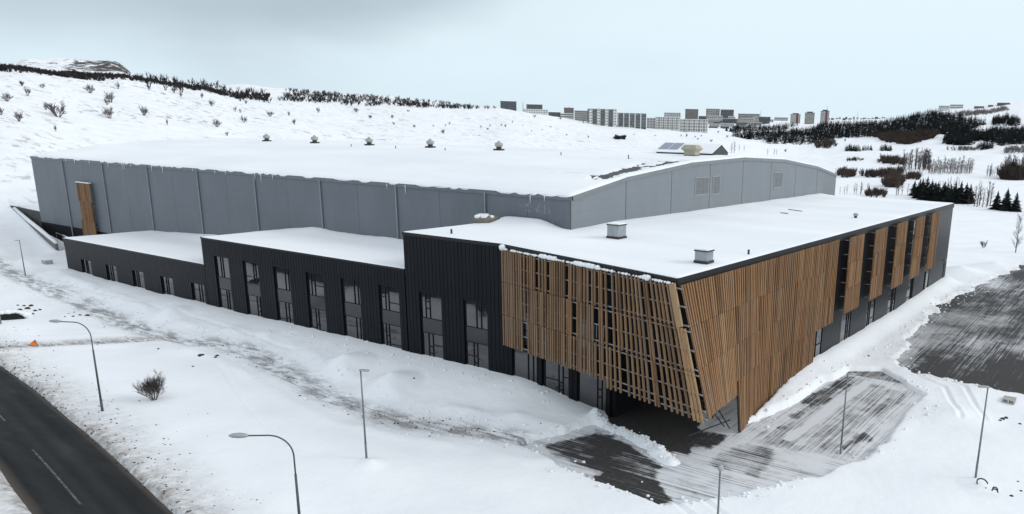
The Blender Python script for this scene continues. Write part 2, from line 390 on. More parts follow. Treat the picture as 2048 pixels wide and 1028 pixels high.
def bar(name, parent, p0, p1, w, d, mat, side=(0, 0, 1)):
    """box piece from p0 to p1, w wide along `side`, d deep"""
    p0 = Vector(p0); p1 = Vector(p1); z = (p1-p0); L = z.length; z.normalize()
    x = Vector(side); x = (x-z*x.dot(z)).normalized(); y = z.cross(x)
    c = (p0+p1)/2-Vector(parent_world(parent)) if parent else (p0+p1)/2
    o = bpy.data.objects.new(name, cube_mesh(mat)); link(o); o.parent = parent
    o.matrix_local = Matrix(((x.x*w, y.x*d, z.x*L, c.x), (x.y*w, y.y*d, z.y*L, c.y), (x.z*w, y.z*d, z.z*L, c.z), (0, 0, 0, 1)))
    return o
class MB:
    def __init__(s): s.v = []; s.f = []
    def box(s, lo, hi):
        k = len(s.v); lo = np.array(lo, float); hi = np.array(hi, float); c = (lo+hi)/2; d = hi-lo
        s.v += [tuple(c+np.array(q)*d) for q in CV]; s.f += [tuple(i+k for i in f) for f in CF]; return s
    def prism(s, poly, z0, z1):
        """vertical prism over a counter-clockwise polygon; z1 may be a list"""
        k = len(s.v); n = len(poly)
        zt = z1 if hasattr(z1, '__len__') else [z1]*n
        s.v += [(x, y, z0) for x, y in poly]+[(x, y, z) for (x, y), z in zip(poly, zt)]
        s.f += [tuple(range(k+n-1, k-1, -1)), tuple(range(k+n, k+2*n))]
        s.f += [(k+i, k+(i+1) % n, k+n+(i+1) % n, k+n+i) for i in range(n)]; return s
    def tube(s, pts, rad, n=8, caps=True):
        pts = [np.array(p, float) for p in pts]
        rad = rad if hasattr(rad, '__len__') else [rad]*len(pts)
        k = len(s.v)
        for i, p in enumerate(pts):
            t = pts[min(i+1, len(pts)-1)]-pts[max(i-1, 0)]; t = t/np.linalg.norm(t)
            a = np.cross(t, (0, 0, 1.0)) if abs(t[2]) < 0.95 else np.cross(t, (1.0, 0, 0))
            a = a/np.linalg.norm(a); b = np.cross(t, a)
            s.v += [tuple(p+rad[i]*(math.cos(2*math.pi*j/n)*a+math.sin(2*math.pi*j/n)*b)) for j in range(n)]
        for i in range(len(pts)-1):
            s.f += [(k+i*n+j, k+i*n+(j+1) % n, k+(i+1)*n+(j+1) % n, k+(i+1)*n+j) for j in range(n)]
        if caps: s.f += [tuple(range(k+n-1, k-1, -1)), tuple(range(k+(len(pts)-1)*n, k+len(pts)*n))]
        return s
    def lathe(s, c, prof, n=16):
        k = len(s.v); c = np.array(c, float)
        for r, z in prof: s.v += [tuple(c+np.array((r*math.cos(2*math.pi*j/n), r*math.sin(2*math.pi*j/n), z))) for j in range(n)]
        for i in range(len(prof)-1):
            s.f += [(k+i*n+j, k+i*n+(j+1) % n, k+(i+1)*n+(j+1) % n, k+(i+1)*n+j) for j in range(n)]
        s.f += [tuple(range(k+n-1, k-1, -1)), tuple(range(k+(len(prof)-1)*n, k+len(prof)*n))]; return s
    def build(s, name, mat, parent=None, smooth=False, base=None): return mesh_obj(name, s.v, s.f, mat, parent, smooth, base)
def grid_obj(name, X, Y, Z, mat, attrs=None, parent=None, smooth=True, base=None, wrap=False):
    """grid mesh from 2-D arrays, with float point attributes"""
    h, w = X.shape
    off = np.array(base if base is not None else (parent_world(parent) if parent else (0, 0, 0)), float)
    co = np.stack([X, Y, Z], -1).reshape(-1, 3)-off
    i = np.arange(h-1)[:, None]*w; j = np.arange(w-1)[None, :]
    q = np.stack([i+j, i+j+1, i+w+j+1, i+w+j], -1).reshape(-1, 4)
    if wrap:
        i = np.arange(h-1)*w
        q = np.concatenate([q, np.stack([i+w-1, i, i+w, i+2*w-1], -1)])
    me = bpy.data.meshes.new(name)
    me.vertices.add(len(co)); me.vertices.foreach_set('co', co.ravel())
    me.loops.add(q.size); me.loops.foreach_set('vertex_index', q.ravel().astype(np.int32))
    me.polygons.add(len(q)); me.polygons.foreach_set('loop_start', np.arange(0, q.size, 4, dtype=np.int32))
    me.polygons.foreach_set('loop_total', np.full(len(q), 4, np.int32))
    me.update(calc_edges=True)
    if smooth: me.polygons.foreach_set('use_smooth', np.ones(len(q), bool))
    for k, a in (attrs or {}).items():
        at = me.attributes.new(k, 'FLOAT', 'POINT'); at.data.foreach_set('value', np.asarray(a, np.float32).ravel())
    me.materials.append(MAT[mat])
    o = bpy.data.objects.new(name, me); link(o)
    if parent: o.parent = parent; o.location = tuple(off-parent_world(parent))
    else: o.location = tuple(off)
    return o
def tri_mesh(name, co, tri, mat):
    me = bpy.data.meshes.new(name)
    me.vertices.add(len(co)); me.vertices.foreach_set('co', np.asarray(co, np.float32).ravel())
    me.loops.add(tri.size); me.loops.foreach_set('vertex_index', tri.ravel().astype(np.int32))
    me.polygons.add(len(tri)); me.polygons.foreach_set('loop_start', np.arange(0, tri.size, 3, dtype=np.int32))
    me.polygons.foreach_set('loop_total', np.full(len(tri), 3, np.int32)); me.update(calc_edges=True)
    me.materials.append(MAT[mat]); return me

# ------------------------------------------------------------------ terrain height field
def az_of_px(x):
    y = 204+0.0228*(x+1350); d = ray(x, y); return math.atan2(d[0], d[1])
AZ0 = math.atan2(AX_F[0], AX_F[1])
TABLE = {
 -900: [(110, .5), (150, 2), (220, 9), (300, 18), (420, 30), (700, 36), (1500, 40), (7000, 40)],
 -350: [(110, .5), (150, 2.5), (220, 12), (300, 25), (420, 45), (700, 52), (1500, 55), (7000, 55)],
 0:    [(120, .4), (150, 1.6), (200, 7.5), (280, 18.5), (360, 33), (430, 44), (600, 46), (1500, 50), (7000, 50)],
 250:  [(130, .4), (170, 1.2), (210, 4), (260, 10), (330, 21.5), (400, 33), (470, 44), (650, 48), (1500, 50), (7000, 50)],
 400:  [(140, .4), (180, 1), (230, 5), (300, 14), (380, 26), (490, 41), (600, 48), (700, 51), (1500, 54), (7000, 54)],
 500:  [(150, .4), (190, .8), (250, 6), (320, 14), (400, 25), (520, 38.5), (600, 45.5), (700, 53), (900, 58), (1500, 60), (7000, 62)],
 750:  [(190, .4), (250, 3), (330, 10), (430, 20), (600, 35.5), (800, 50), (1000, 61), (1200, 64), (2000, 66), (7000, 66)],
 1000: [(200, .4), (250, 1), (350, 8), (450, 16), (600, 28), (750, 43), (1000, 46), (2000, 55), (7000, 60)],
 1200: [(220, .3), (270, .5), (350, 4), (500, 11), (700, 22), (850, 33), (1100, 37), (2000, 60), (7000, 70)],
 1400: [(250, .2), (350, 1), (500, 7), (700, 16), (900, 24.5), (1200, 36), (1500, 46), (2200, 68), (4000, 80), (7000, 85)],
 1600: [(300, 0), (600, 0), (750, 3), (900, 9), (1100, 19), (1300, 32), (1500, 46), (2500, 80), (4000, 95), (7000, 100)],
 1780: [(300, 0), (550, 0), (700, 3), (850, 8), (950, 14), (1150, 30), (1350, 48), (1500, 58), (2500, 85), (4000, 95), (7000, 100)],
 1870: [(300, 0), (550, 0), (700, 3), (850, 8), (950, 15), (1150, 40), (1400, 70), (1700, 84), (2500, 90), (7000, 100)],
 2048: [(300, 0), (550, 0), (700, 3), (850, 9), (1000, 22), (1200, 42), (1450, 71), (1650, 102), (2200, 115), (7000, 120)],
 2500: [(300, 0), (550, 0), (700, 4), (850, 10), (1000, 24), (1200, 45), (1450, 75), (1650, 105), (2200, 120), (7000, 120)],
 3300: [(300, 0), (600, 2), (1000, 14), (1500, 30), (2500, 40), (7000, 45)],
}
T_AZ = np.array([az_of_px(x)-AZ0 for x in sorted(TABLE)])
T_LR = np.linspace(math.log(8), math.log(7000), 260)
def _col(c):
    pts = [(0, .3), (95, .3)]+c
    z = np.interp(np.exp(T_LR), [p[0] for p in pts], [p[1] for p in pts])
    k = np.exp(-np.linspace(-2, 2, 9)**2); k /= k.sum()
    return np.convolve(np.pad(z, 4, 'edge'), k, 'valid')
T_Z = np.array([_col(TABLE[x]) for x in sorted(TABLE)])
def macro(x, y):
    dx, dy = x-CAM[0], y-CAM[1]
    r = np.maximum(np.hypot(dx, dy), 8.0)
    a = np.arctan2(dx, dy)-AZ0; a = (a+np.pi) % (2*np.pi)-np.pi
    ia = np.clip(np.searchsorted(T_AZ, a)-1, 0, len(T_AZ)-2)
    ta = np.clip((a-T_AZ[ia])/(T_AZ[ia+1]-T_AZ[ia]), 0, 1); ta = ta*ta*(3-2*ta)*0.5+ta*0.5
    fr = np.clip((np.log(r)-T_LR[0])/(T_LR[1]-T_LR[0]), 0, len(T_LR)-1.001); ir = fr.astype(int); tr = fr-ir
    z0 = T_Z[ia, ir]*(1-tr)+T_Z[ia, ir+1]*tr; z1 = T_Z[ia+1, ir]*(1-tr)+T_Z[ia+1, ir+1]*tr
    z = z0*(1-ta)+z1*ta
    behind = sstep(1.35, 2.2, np.abs(a))
    return z*(1-behind)+behind*(0.3+12*sstep(200, 1500, r)), r, a

ROAD_R = [(-52, 130), (-40, 100), (-33.5, 70), (-32.6, 54), (-33.6, 41), (-36.6, 18.7), (-40.0, -1.4), (-44.6, -25), (-52, -52), (-66, -95)]
ROAD_W = 5.7
def offset_line(pts, d):
    out = []
    for i, p in enumerate(pts):
        a = np.array(pts[max(i-1, 0)]); b = np.array(pts[min(i+1, len(pts)-1)]); t = (b-a)/np.linalg.norm(b-a)
        out.append(tuple(np.array(p)+d*np.array((t[1], -t[0]))))
    return out
def smooth_line(pts, step=2.0):
    pts = np.array(pts, float); s = np.r_[0, np.cumsum(np.linalg.norm(np.diff(pts, axis=0), axis=1))]
    m = np.gradient(pts, s, axis=0); q = np.arange(0, s[-1], step); i = np.clip(np.searchsorted(s, q, 'right')-1, 0, len(s)-2)
    h = (s[i+1]-s[i])[:, None]; t = ((q-s[i])/(s[i+1]-s[i]))[:, None]
    return ((2*t**3-3*t**2+1)*pts[i]+(t**3-2*t**2+t)*h*m[i]+(-2*t**3+3*t**2)*pts[i+1]+(t**3-t**2)*h*m[i+1])
ROAD_RS = smooth_line(ROAD_R, 2.0)
ROAD_LS = np.array(offset_line([tuple(p) for p in ROAD_RS], ROAD_W))
if ROAD_LS[10][0] > ROAD_RS[10][0]: ROAD_LS = np.array(offset_line([tuple(p) for p in ROAD_RS], -ROAD_W))
ROAD_POLY = [tuple(p) for p in ROAD_RS[::3]]+[tuple(p) for p in ROAD_LS[::-3]]
TRACK = [(-11, 125), (-14.8, 94.5), (-17.0, 78.6), (-17.4, 67.4), (-18.5, 55.7), (-19.5, 46.7), (-19.7, 38.9), (-18.7, 32.2), (-18.1, 26.1), (-19.4, 19.2),
         (-21.2, 11.5), (-22.0, 6.4), (-22.3, 3.0), (-22.0, -1.3), (-21.1, -4.6), (-20.0, -8.7), (-19.5, -13.1)]
BRANCH = [(-33, 48.6), (-31.3, 47.3), (-29.1, 45.2), (-26.4, 43.2), (-22.9, 40.4), (-19.9, 38.5)]
FORE = [(-20, -11.3), (-13.3, -12.6), (-11.6, -13.0), (12, -13), (12, -20.5), (-7.5, -22.3), (3, -24.0), (13, -24.2), (14.5, -27), (9.3, -32.3), (-8, -32.2),
        (-15, -30), (-19.5, -27), (-22.6, -24.5), (-21.9, -17)]
LOT = [(15.8, -30.5), (19.5, -27), (33, -25.4), (56, -24.8), (80, -26.5), (140, -33), (140, -90), (35, -90), (15.2, -45), (14.6, -36)]
PATCH = [(-19.6, -11.9), (-14.3, -13.4), (-14.9, -17.5), (-17.2, -21.5), (-21.8, -23.2), (-21.2, -17)]
RIDGE = [(-13.0, -12.6), (-13.7, -14.5), (-14.5, -17.6), (-16.6, -21.4)]
MOUNDS = [(-16.7, 13.2, 1.3, 3.2), (-17.7, 5.9, 1.3, 3.0), (-15.6, 45.8, .8, 2.6), (-29.1, -5.6, .35, 1.3), (-8.7, -40.1, .2, 1.5), (13, -36, .4, 5), (5, -36, .5, 4),
          (-20.5, 30.5, .35, 3.0), (-24.5, 62.0, .5, 3.0), (83, -21, 1.3, 6), (93, -25, 1.3, 6), (76, -14, .6, 5), (-34, -16, .4, 5)]
RUTS = [[(-19.8, -22.5), (-22.5, -25.5), (-25.5, -31), (-28, -40)], [(-18.6, -23.6), (-21.2, -26.8), (-24.0, -32), (-26.4, -40)],
        [(p[0]+.75, p[1]) for p in TRACK[2:]], [(p[0]-.75, p[1]) for p in TRACK[2:]], [(p[0]+.1, p[1]+.7) for p in BRANCH], [(p[0]-.1, p[1]-.7) for p in BRANCH],
        [(-22.4, 24.0), (-27.5, 11.0), (-30.5, 2.0)], [(4, -36.5), (12, -33.5), (14.5, -30.5)], [(5, -38.2), (13, -35), (16, -31.5)],
        [(-15.2, 70), (-15.0, 40), (-16.2, 22)]]
def height(x, y, detail=True):
    x = np.asarray(x, float); y = np.asarray(y, float)
    h, r, a = macro(x, y)
    at = {}
    # rocky hill behind the left ridge
    mc = az_of_px(160)-AZ0; mw = 0.064
    t = np.clip(1-np.abs(a-mc)/mw, 0, 1)
    mh = sstep(0, 0.45, t)*np.exp(-((r-720)/95)**2)
    h = h+20.5*mh*(0.86+0.30*fbm(x*0.022, y*0.022, 5, 5))
    at['rock'] = sstep(0.25, 0.5, mh)*np.clip(0.38+0.6*sstep(-0.01, 0.035, a-mc+0.02*fbm(x*0.01, y*0.01, 8, 3)), 0, 1)
    if detail:
        amp = np.interp(r, [20, 120, 250, 600, 1500], [0.07, 0.12, 0.5, 1.5, 3.5])
        sc = np.interp(r, [20, 150, 400, 1500], [0.22, 0.12, 0.035, 0.012])
        h = h+amp*fbm(x*0.2, y*0.2, 1, 4)*(r < 160)*sstep(170, 120, r)+amp*fbm(x*0.035, y*0.035, 2, 4)*sstep(110, 200, r)
    near = r < 330
    # ramp cut beside the back corner of the hall
    h = h-1.1*sstep(2.0, -2.5, poly_sd(x, y, [(-12, 96), (-5, 100), (3, 138), (-3, 142), (-14, 110)]))-1.6*sstep(.6, -.6, poly_sd(x, y, [(-4.0, 101), (0.2, 101), (0.2, 117), (3.4, 140), (2.6, 135), (.4, 124), (-2, 112)]))
    # snow banked against the front facade
    hs = np.zeros_like(h)
    if near.any():
        X = x[near]; Y = y[near]; H = h[near]; w = fbm(X*0.25, Y*0.25, 21, 4)
        w2 = fbm(X*0.9, Y*0.9, 23, 3)
        out = -11.6-X
        fy = sstep(-13.6, -2.5, Y)*sstep(86, 79, Y)
        H = H+fy*(1.33+0.10*w)*sstep(8.5+1.2*w, 0.3, out)*(out > -2.5)
        # bank along the side facade and the foot of the timber screen
        o2 = -21.4-Y+0.35*sstep(9, -9, X)*-3.0
        fx = sstep(-9.5, 12, X)*sstep(74, 69, X)
        H = H+fx*(0.85+0.45*sstep(40, 69, X)+0.05*w)*(0.35*sstep(4.6+0.4*w, 0.0, o2)+0.65*sstep(2.6+.2*w, 0.0, o2))*(o2 > -4)
        for mx, my, mh_, mr in MOUNDS:
            H = H+mh_*np.clip(1-np.hypot(X-mx, Y-my)/mr*(1+0.12*w), 0, 1)**1.25
        dt = line_d(X, Y, TRACK); db = line_d(X, Y, BRANCH)
        trk = np.maximum(sstep(2.0+0.7*w, 0.4, dt), 0.9*sstep(1.5+0.4*w, 0.4, db))
        H = H-0.16*trk+0.03*trk*w2+0.22*np.exp(-((np.minimum(dt-0.9, db-0.3)-2.3)/0.7)**2)*(0.6+w)
        # ploughed surfaces: the snow is gone, its edge ragged with a low berm
        sdr = poly_sd(X, Y, ROAD_POLY); sdf = poly_sd(X, Y, FORE); sdl = poly_sd(X, Y, LOT)
        for sd, lev, jit, berm, bw in ((sdr, -0.25, 0.16, 0.02, 0.8), (sdf, -0.30, 0.75, 0.05, 0.8), (sdl, -0.30, 1.3, 0.08, 1.2)):
            s = sd+jit*w+jit*0.25*w2
            H = H+berm*np.exp(-((s-bw)/bw)**2)*(0.7+0.45*w2)
            k = sstep(0.45, -0.35, s); H = H*(1-k)+lev*k
        for pl_ in RUTS:
            du = line_d(X, Y, pl_); H = H-0.10*np.exp(-(du/0.17)**2)*(sdf > -.3)+0.04*np.exp(-((du-.36)/0.12)**2)*(sdf > -.3)
        dr = line_d(X, Y, RIDGE); H = H+0.75*np.exp(-(dr/0.75)**2)*(0.9+0.5*w2)
        h[near] = H
        tr = np.zeros_like(h); tr[near] = trk; at['track'] = tr
        dd = np.zeros_like(h)
        e = sdr+0.9*w
        dd[near] = np.clip(np.where(sdr > -0.6, 1.0, 0)*(0.95*np.exp(-np.maximum(e, 0)/0.55)+0.55*sstep(5.0, 0.0, e)), 0, 1)+0.5*sstep(2.2, 0.3, db)+0.35*sstep(3.5, 0, line_d(X, Y, [(-23, 1), (-21.4, -5)])) \
                   + 0.4*np.exp(-np.maximum(sdl, 0)/1.2)*(sdl > -1)
        at['dirt'] = np.clip(dd, 0, 1)
    else:
        at['track'] = hs; at['dirt'] = hs.copy()
    at['grass'] = sstep(150, 240, r)*sstep(1100, 500, r)*sstep(0.18, -0.15, a)
    return h, at
def ground_z(x, y):
    h, _ = height(np.array([float(x)]), np.array([float(y)])); return float(h[0])
def ground_z_arr(x, y): return height(np.asarray(x, float), np.asarray(y, float))[0]
_RR = np.exp(np.linspace(math.log(28), math.log(5000), 420))
def ground_hits(px):
    """pixels (n,2) -> world points where their rays meet the terrain"""
    px = np.asarray(px, float)
    d = (px[:, :1]-PX)/F*AX_R-(px[:, 1:]-PY)/F*AX_U+AX_F
    d = d/np.hypot(d[:, 0], d[:, 1])[:, None]
    P = CAM+d[:, None, :]*_RR[None, :, None]
    g = ground_z_arr(P[..., 0].ravel(), P[..., 1].ravel()).reshape(P.shape[:2])
    below = P[..., 2] < g
    i = np.where(below.any(1), below.argmax(1), -1)
    ok = i > 0; k = np.maximum(i, 1); n = np.arange(len(px))
    a = P[n, k-1, 2]-g[n, k-1]; b = g[n, k]-P[n, k, 2]; t = np.clip(a/np.maximum(a+b, 1e-6), 0, 1)
    r = _RR[k-1]*(1-t)+_RR[k]*t
    W = CAM+d*r[:, None]; W[:, 2] = g[n, k-1]*(1-t)+g[n, k]*t
    return W, ok, r
def hit(x, y):
    W, ok, r = ground_hits([(x, y)]); return W[0]

az_f = np.arange(-0.93, 0.86, 0.0020)
az_c = np.arange(0.88, 2*math.pi-0.95, 0.06)
azs = np.r_[az_f, az_c]+AZ0
rs = [10.0]
while rs[-1] < 6800: rs.append(rs[-1]*(1.0045 if rs[-1] < 160 else 1.009 if rs[-1] < 900 else 1.02))
rs = np.array(rs)
GA, GR = np.meshgrid(azs, rs)
GX = CAM[0]+GR*np.sin(GA); GY = CAM[1]+GR*np.cos(GA)
GZ, GAT = height(GX.ravel(), GY.ravel()); GZ = GZ.reshape(GX.shape)
# flip the winding so that normals point up
tag(grid_obj('snow_ground', GX[:, ::-1], GY[:, ::-1], GZ[:, ::-1], 'ground_snow', {k: v.reshape(GX.shape)[:, ::-1] for k, v in GAT.items()}, wrap=True),
    kind='structure')

# ------------------------------------------------------------------ road, forecourt, lot
n = len(ROAD_RS); t = np.linspace(0, 1, 13)[None, :]
RX = ROAD_RS[:, :1]*(1-t)+ROAD_LS[:, :1]*t; RY = ROAD_RS[:, 1:]*(1-t)+ROAD_LS[:, 1:]*t
RZ = np.maximum(0.0, macro(RX.ravel(), RY.ravel())[0].reshape(RX.shape)-0.35)
road = tag(grid_obj('road', RX, RY, RZ, 'road_asphalt', {'across': np.repeat(t, n, 0)}), kind='structure')
def stripe(across, i0, i1, w, name='lane_marking'):
    c = ROAD_RS*(1-across)+ROAD_LS*across; c = c[i0:i1]
    tn = np.gradient(c, axis=0); tn /= np.linalg.norm(tn, axis=1)[:, None]; nn = np.c_[tn[:, 1], -tn[:, 0]]
    A = c+nn*w/2; B = c-nn*w/2; z = np.full(len(c), 0.006)
    v = [(*p, q) for p, q in zip(A, z)]+[(*p, q) for p, q in zip(B, z)]; k = len(c)
    return mesh_obj(name, v, [(i, i+1, k+i+1, k+i) for i in range(k-1)], 'road_paint', road)
_ry = ROAD_RS[:, 1]
def idx(y): return int(np.argmin(np.abs(_ry-y)))
for ya, yb in ((14.5, 1.0), (28.0, 22.0), (41, 35), (-7, -20)): stripe(0.60, idx(ya), idx(yb), 0.13)

def paved(name, x0, x1, y0, y1, step, z, mat, attr_fn, poly):
    gx, gy = np.meshgrid(np.arange(x0, x1, step), np.arange(y0, y1, step))
    at = attr_fn(gx.ravel(), gy.ravel())
    return tag(grid_obj(name, gx, gy, np.full(gx.shape, z), mat, {k: v.reshape(gx.shape) for k, v in at.items()}), kind='structure')
def fore_attr(x, y):
    w = fbm(x*0.5, y*0.5, 31, 4)
    def inside(poly, soft=0.8): return sstep(soft*0.6, -soft, poly_sd(x, y, poly)+0.9*w+0.25*fbm(x*1.7, y*1.7, 33, 3))
    b = np.full(x.shape, 0.405)+0.04*w
    b = np.maximum(b, (0.465+.04*w)*inside([(-11, -24), (13, -24.2), (9, -32), (-9, -31)]))
    b = np.maximum(b, 0.55*inside([(0, -24.0), (13, -24.2), (13, -26), (2, -25.8)], 0.4))
    b = np.maximum(b, 0.54*inside([(-9, -24.5), (12, -24.4), (12, -25.2), (-9, -25.4)], 0.3))
    b = np.maximum(b, 0.54*inside([(-9, -29.3), (-2, -30.0), (-2, -31.6), (-9, -31.2)], 0.6))
    b = np.maximum(b, 0.50*inside([(-16, -23.2), (-11, -23.0), (-9, -27), (-16, -28)]))
    b = np.maximum(b, (0.60+0.1*w)*inside(PATCH))
    b = np.maximum(b, 0.62*inside([(-22.4, -16), (-19, -20), (-21.5, -24.5), (-23, -24)], 0.5))
    b = np.maximum(b, 1.0*inside([(-12.5, -12), (12, -12), (12, -17.5), (-7, -18.6), (-12.6, -21.6), (-15.2, -21.8), (-14.6, -19.2), (-13.4, -15)], 0.7))
    b = np.maximum(b, 0.60*inside([(-14.6, -18.5), (-10.2, -19.6), (-9.6, -22.4), (-13.0, -23.0)], 0.5))
    # the strip of untouched snow between the two ploughed lanes
    s = np.abs(y+26.6+0.03*x); b = np.where((x > -8) & (x < 11), b-0.25*sstep(0.5, 0.15, s+0.15*w), b)
    return {'bare': b, 'grey': 0.15*np.ones_like(b), 'turn': sstep(-9.5, -13.0, x+0.25*(y+20))}
paved('forecourt', -24, 15, -34, -11, 0.25, 0.02, 'forecourt_asphalt', fore_attr, FORE)
def lot_attr(x, y):
    w = fbm(x*0.12, y*0.12, 41, 4); w2 = fbm(x*0.05, y*0.16, 43, 4)
    b = 0.53+0.20*w2+0.08*w
    b = b-0.16*np.exp(-((np.hypot((x-38)/1.6, y+40))/5)**2)
    return {'bare': b, 'grey': np.clip(0.62+0.5*w, 0.1, 1), 'turn': 0*b}
paved('car_park', 12, 140, -90, -22, 0.6, 0.024, 'lot_asphalt', lot_attr, LOT)

# ================================================================== the grey sports hall
HX, HY = 76.0, 117.3
PROF = [(0, 16.2), (9.7, 17.72), (23.7, 19.0), (38, 19.45), (52.3, 19.0), (66.3, 17.72), (76, 16.2)]
def prof(x): return np.interp(x, [p[0] for p in PROF], [p[1] for p in PROF])
def hall_base(x, y): return 0.0
hall = thing('sports_hall', (38, 58.6, 0), 'huge light grey sports hall with a shallow faceted snow covered roof', 'building')
mb = MB()
k = len(PROF)
mb.v = [(min(max(x, .12), 75.88), .12, z-.12) for x, z in PROF]+[(min(max(x, .12), 75.88), HY-.12, z-.12) for x, z in PROF]+[(.12, .12, -1), (75.88, .12, -1), (.12, HY-.12, -1), (75.88, HY-.12, -1)]
mb.f = [(i, i+1, k+i+1, k+i) for i in range(k-1)]+[tuple([14]+[15]+list(range(k-1, -1, -1))), tuple([17, 16]+list(range(k, 2*k))), (14, 0, k, 16), (15, 17, 2*k-1, k-1), (14, 16, 17, 15)]
mb.build('core', 'joint_and_shadow', hall)
# long wall: sandwich panels between the downpipes, one piece per half bay
pipes = [11.1+13.49*i for i in range(8)]
edges = sorted([0.0, 5.5]+pipes+[p+6.745 for p in pipes[:-1]]+[111.4, HY])
long_wall = MB().box((0.06, 0.2, 0), (0.115, HY-.2, 15.9)).build('long_wall', 'joint_and_shadow', hall)
for y0, y1 in zip(edges[:-1], edges[1:]):
    zb = 4.9 if y1 > 88 else 3.0
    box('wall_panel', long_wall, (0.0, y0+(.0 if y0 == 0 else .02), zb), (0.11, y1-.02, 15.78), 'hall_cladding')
MB().box((0.03, 80, -0.5), (0.11, HY, 4.895)).build('plinth', 'dark_wall', long_wall)
for p in pipes:
    MB().tube([(-0.13, p, 16.05), (-0.13, p, 2.0)], 0.10, 8).build('downpipe', 'pipe_metal', hall)
    box('pipe_shadow', hall, (-.012, p+.13, 5.0), (-.002, p+.30, 15.7), 'joint_and_shadow')  # dark strip on the wall painting the downpipe's shadow
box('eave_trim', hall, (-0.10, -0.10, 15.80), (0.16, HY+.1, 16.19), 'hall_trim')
# gable wall, one panel per bay
gable = MB().box((0.2, 0.06, 0), (75.8, 0.115, 16.0)).build('gable_wall', 'joint_and_shadow', hall)
for i in range(8):
    x0, x1 = i*9.5+(.0 if i == 0 else .05), (i+1)*9.5-.05
    xs = [x0]+[p[0] for p in PROF if x0 < p[0] < x1]+[x1]
    top = [float(prof(x))-.38 for x in xs]
    m = len(xs)
    v = [(x, 0.0, 3.0) for x in (x0, x1)]+[(x, 0.0, z) for x, z in zip(xs[::-1], top[::-1])]
    v2 = [(x, 0.11, z) for x, _, z in v]; nn = len(v)
    f = [tuple(range(nn)), tuple(range(2*nn-1, nn-1, -1))]+[(j, nn+j, nn+(j+1) % nn, (j+1) % nn) for j in range(nn)]
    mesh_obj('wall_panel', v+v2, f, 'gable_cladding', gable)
for (xa, za), (xb, zb) in zip(PROF[:-1], PROF[1:]):
    v = [(xa, y, za+d) for y in (-.10, .14) for d in (-.40, 0.03)]+[(xb, y, zb+d) for y in (-.10, .14) for d in (-.40, 0.03)]
    mesh_obj('verge_trim', v, [(0, 4, 5, 1), (2, 3, 7, 6), (1, 5, 7, 3), (0, 2, 6, 4), (0, 1, 3, 2), (4, 6, 7, 5)], 'gable_trim', hall)
# corner trim
box('corner_trim', hall, (-.05, -.05, 3.0), (.22, .0, 15.8), 'gable_trim')
# roof membrane and the snow lying on it
xs = [p[0] for p in PROF]
mb = MB(); mb.v = [(x, y, z) for y in (-.02, HY+.02) for x, z in PROF]; mb.f = [(i, i+1, k+i+1, k+i) for i in range(k-1)]
roof = mb.build('roof', 'roof_membrane', hall)
gx, gy = np.meshgrid(np.r_[np.arange(-0.08, 76.1, 0.40), 76.08], np.r_[np.arange(-0.10, 24, 0.33), np.arange(24, HY, 0.8), HY+.08])
d_edge = np.minimum(np.minimum(gx+.08, 76.08-gx), np.minimum(gy+.10, HY+.08-gy))
w = fbm(gx*0.16, gy*0.05, 51, 4); w2 = fbm(gx*0.9, gy*0.35, 53, 4)
th = 0.22+0.06*w+0.03*w2
th = th*np.sqrt(np.clip(d_edge/0.35, 0, 1))*0.96+0.02
# wind-scoured strip beside the front gable, where the membrane shows through in streaks
u = (gy-2.2-0.24*np.clip(gx-2, 0, 40))          # the streak drifts away from the verge towards the ridge
sc = np.exp(-((gx-16)/8.4)**6)*np.exp(-((gy-2.9)/1.8)**2)
sc2 = np.exp(-((gx-22)/3.5)**4)*np.exp(-((gy-4.2)/1.0)**2)*0.75
wst = fbm(gx*0.25, gy*1.1, 57, 5)
wst = wst+0.8*fbm(gx*1.3, gy*3.0, 59, 4)
scm = np.maximum(sc, sc2)
th = np.where(scm+1.0*wst*(scm > .12) > 0.60, -0.03, th-0.14*scm)
for X0_, Ym in ((9.2, 17), (23.6, 21), (15.5, 9)):
    ln_ = np.exp(-((gx-X0_-.5*fbm(gy*.2, gy*0, 81, 2))/.42)**2)*sstep(Ym, Ym*.4, gy)*(gy > .6); th = np.where(ln_+.5*fbm(gx*.4, gy*.6, 83+int(X0_), 4) >  .62, -.03, th)
for yy in (8.5, 16.0):       # faint scour lines along the slope breaks
    th = th-0.05*np.exp(-((gx-9.7-(yy-8.5)*1.8)/0.5)**2)*sstep(40, 5, gy)
grid_obj('snow_cover', gx, gy, prof(gx)+th, 'roof_snow', parent=roof)
# overhanging snow lip and icicles on the long eave
mb = MB(); yy = 0.0
while yy < HY:
    L = random.uniform(0.8, 3.5); rr = random.uniform(.05, .13)
    if random.random() < .7: mb.tube([(-.10, yy, 16.20), (-.13, yy+L*.3, 16.17-rr*.3), (-.13, yy+L*.7, 16.16-rr*.3), (-.10, yy+L, 16.2)], [.02, rr, rr*.9, .02], 7)
    yy += L*random.uniform(.9, 1.4)
tag(mb.build('snow_lip', 'roof_snow', roof, True), kind='stuff')
for yv in (3.2, 5.0, 23.0, 26.0, 47.5, 50, 51.3, 58, 60.5, 66, 74, 77, 83, 85.0, 85.6, 90, 96.0, 101.0, 104, 112):
    L = random.uniform(.35, 1.0)
    MB().tube([(-.12, yv, 16.12), (-.12, yv, 16.12-L)], [.05, .008], 6).build('icicle', 'roof_snow', roof)
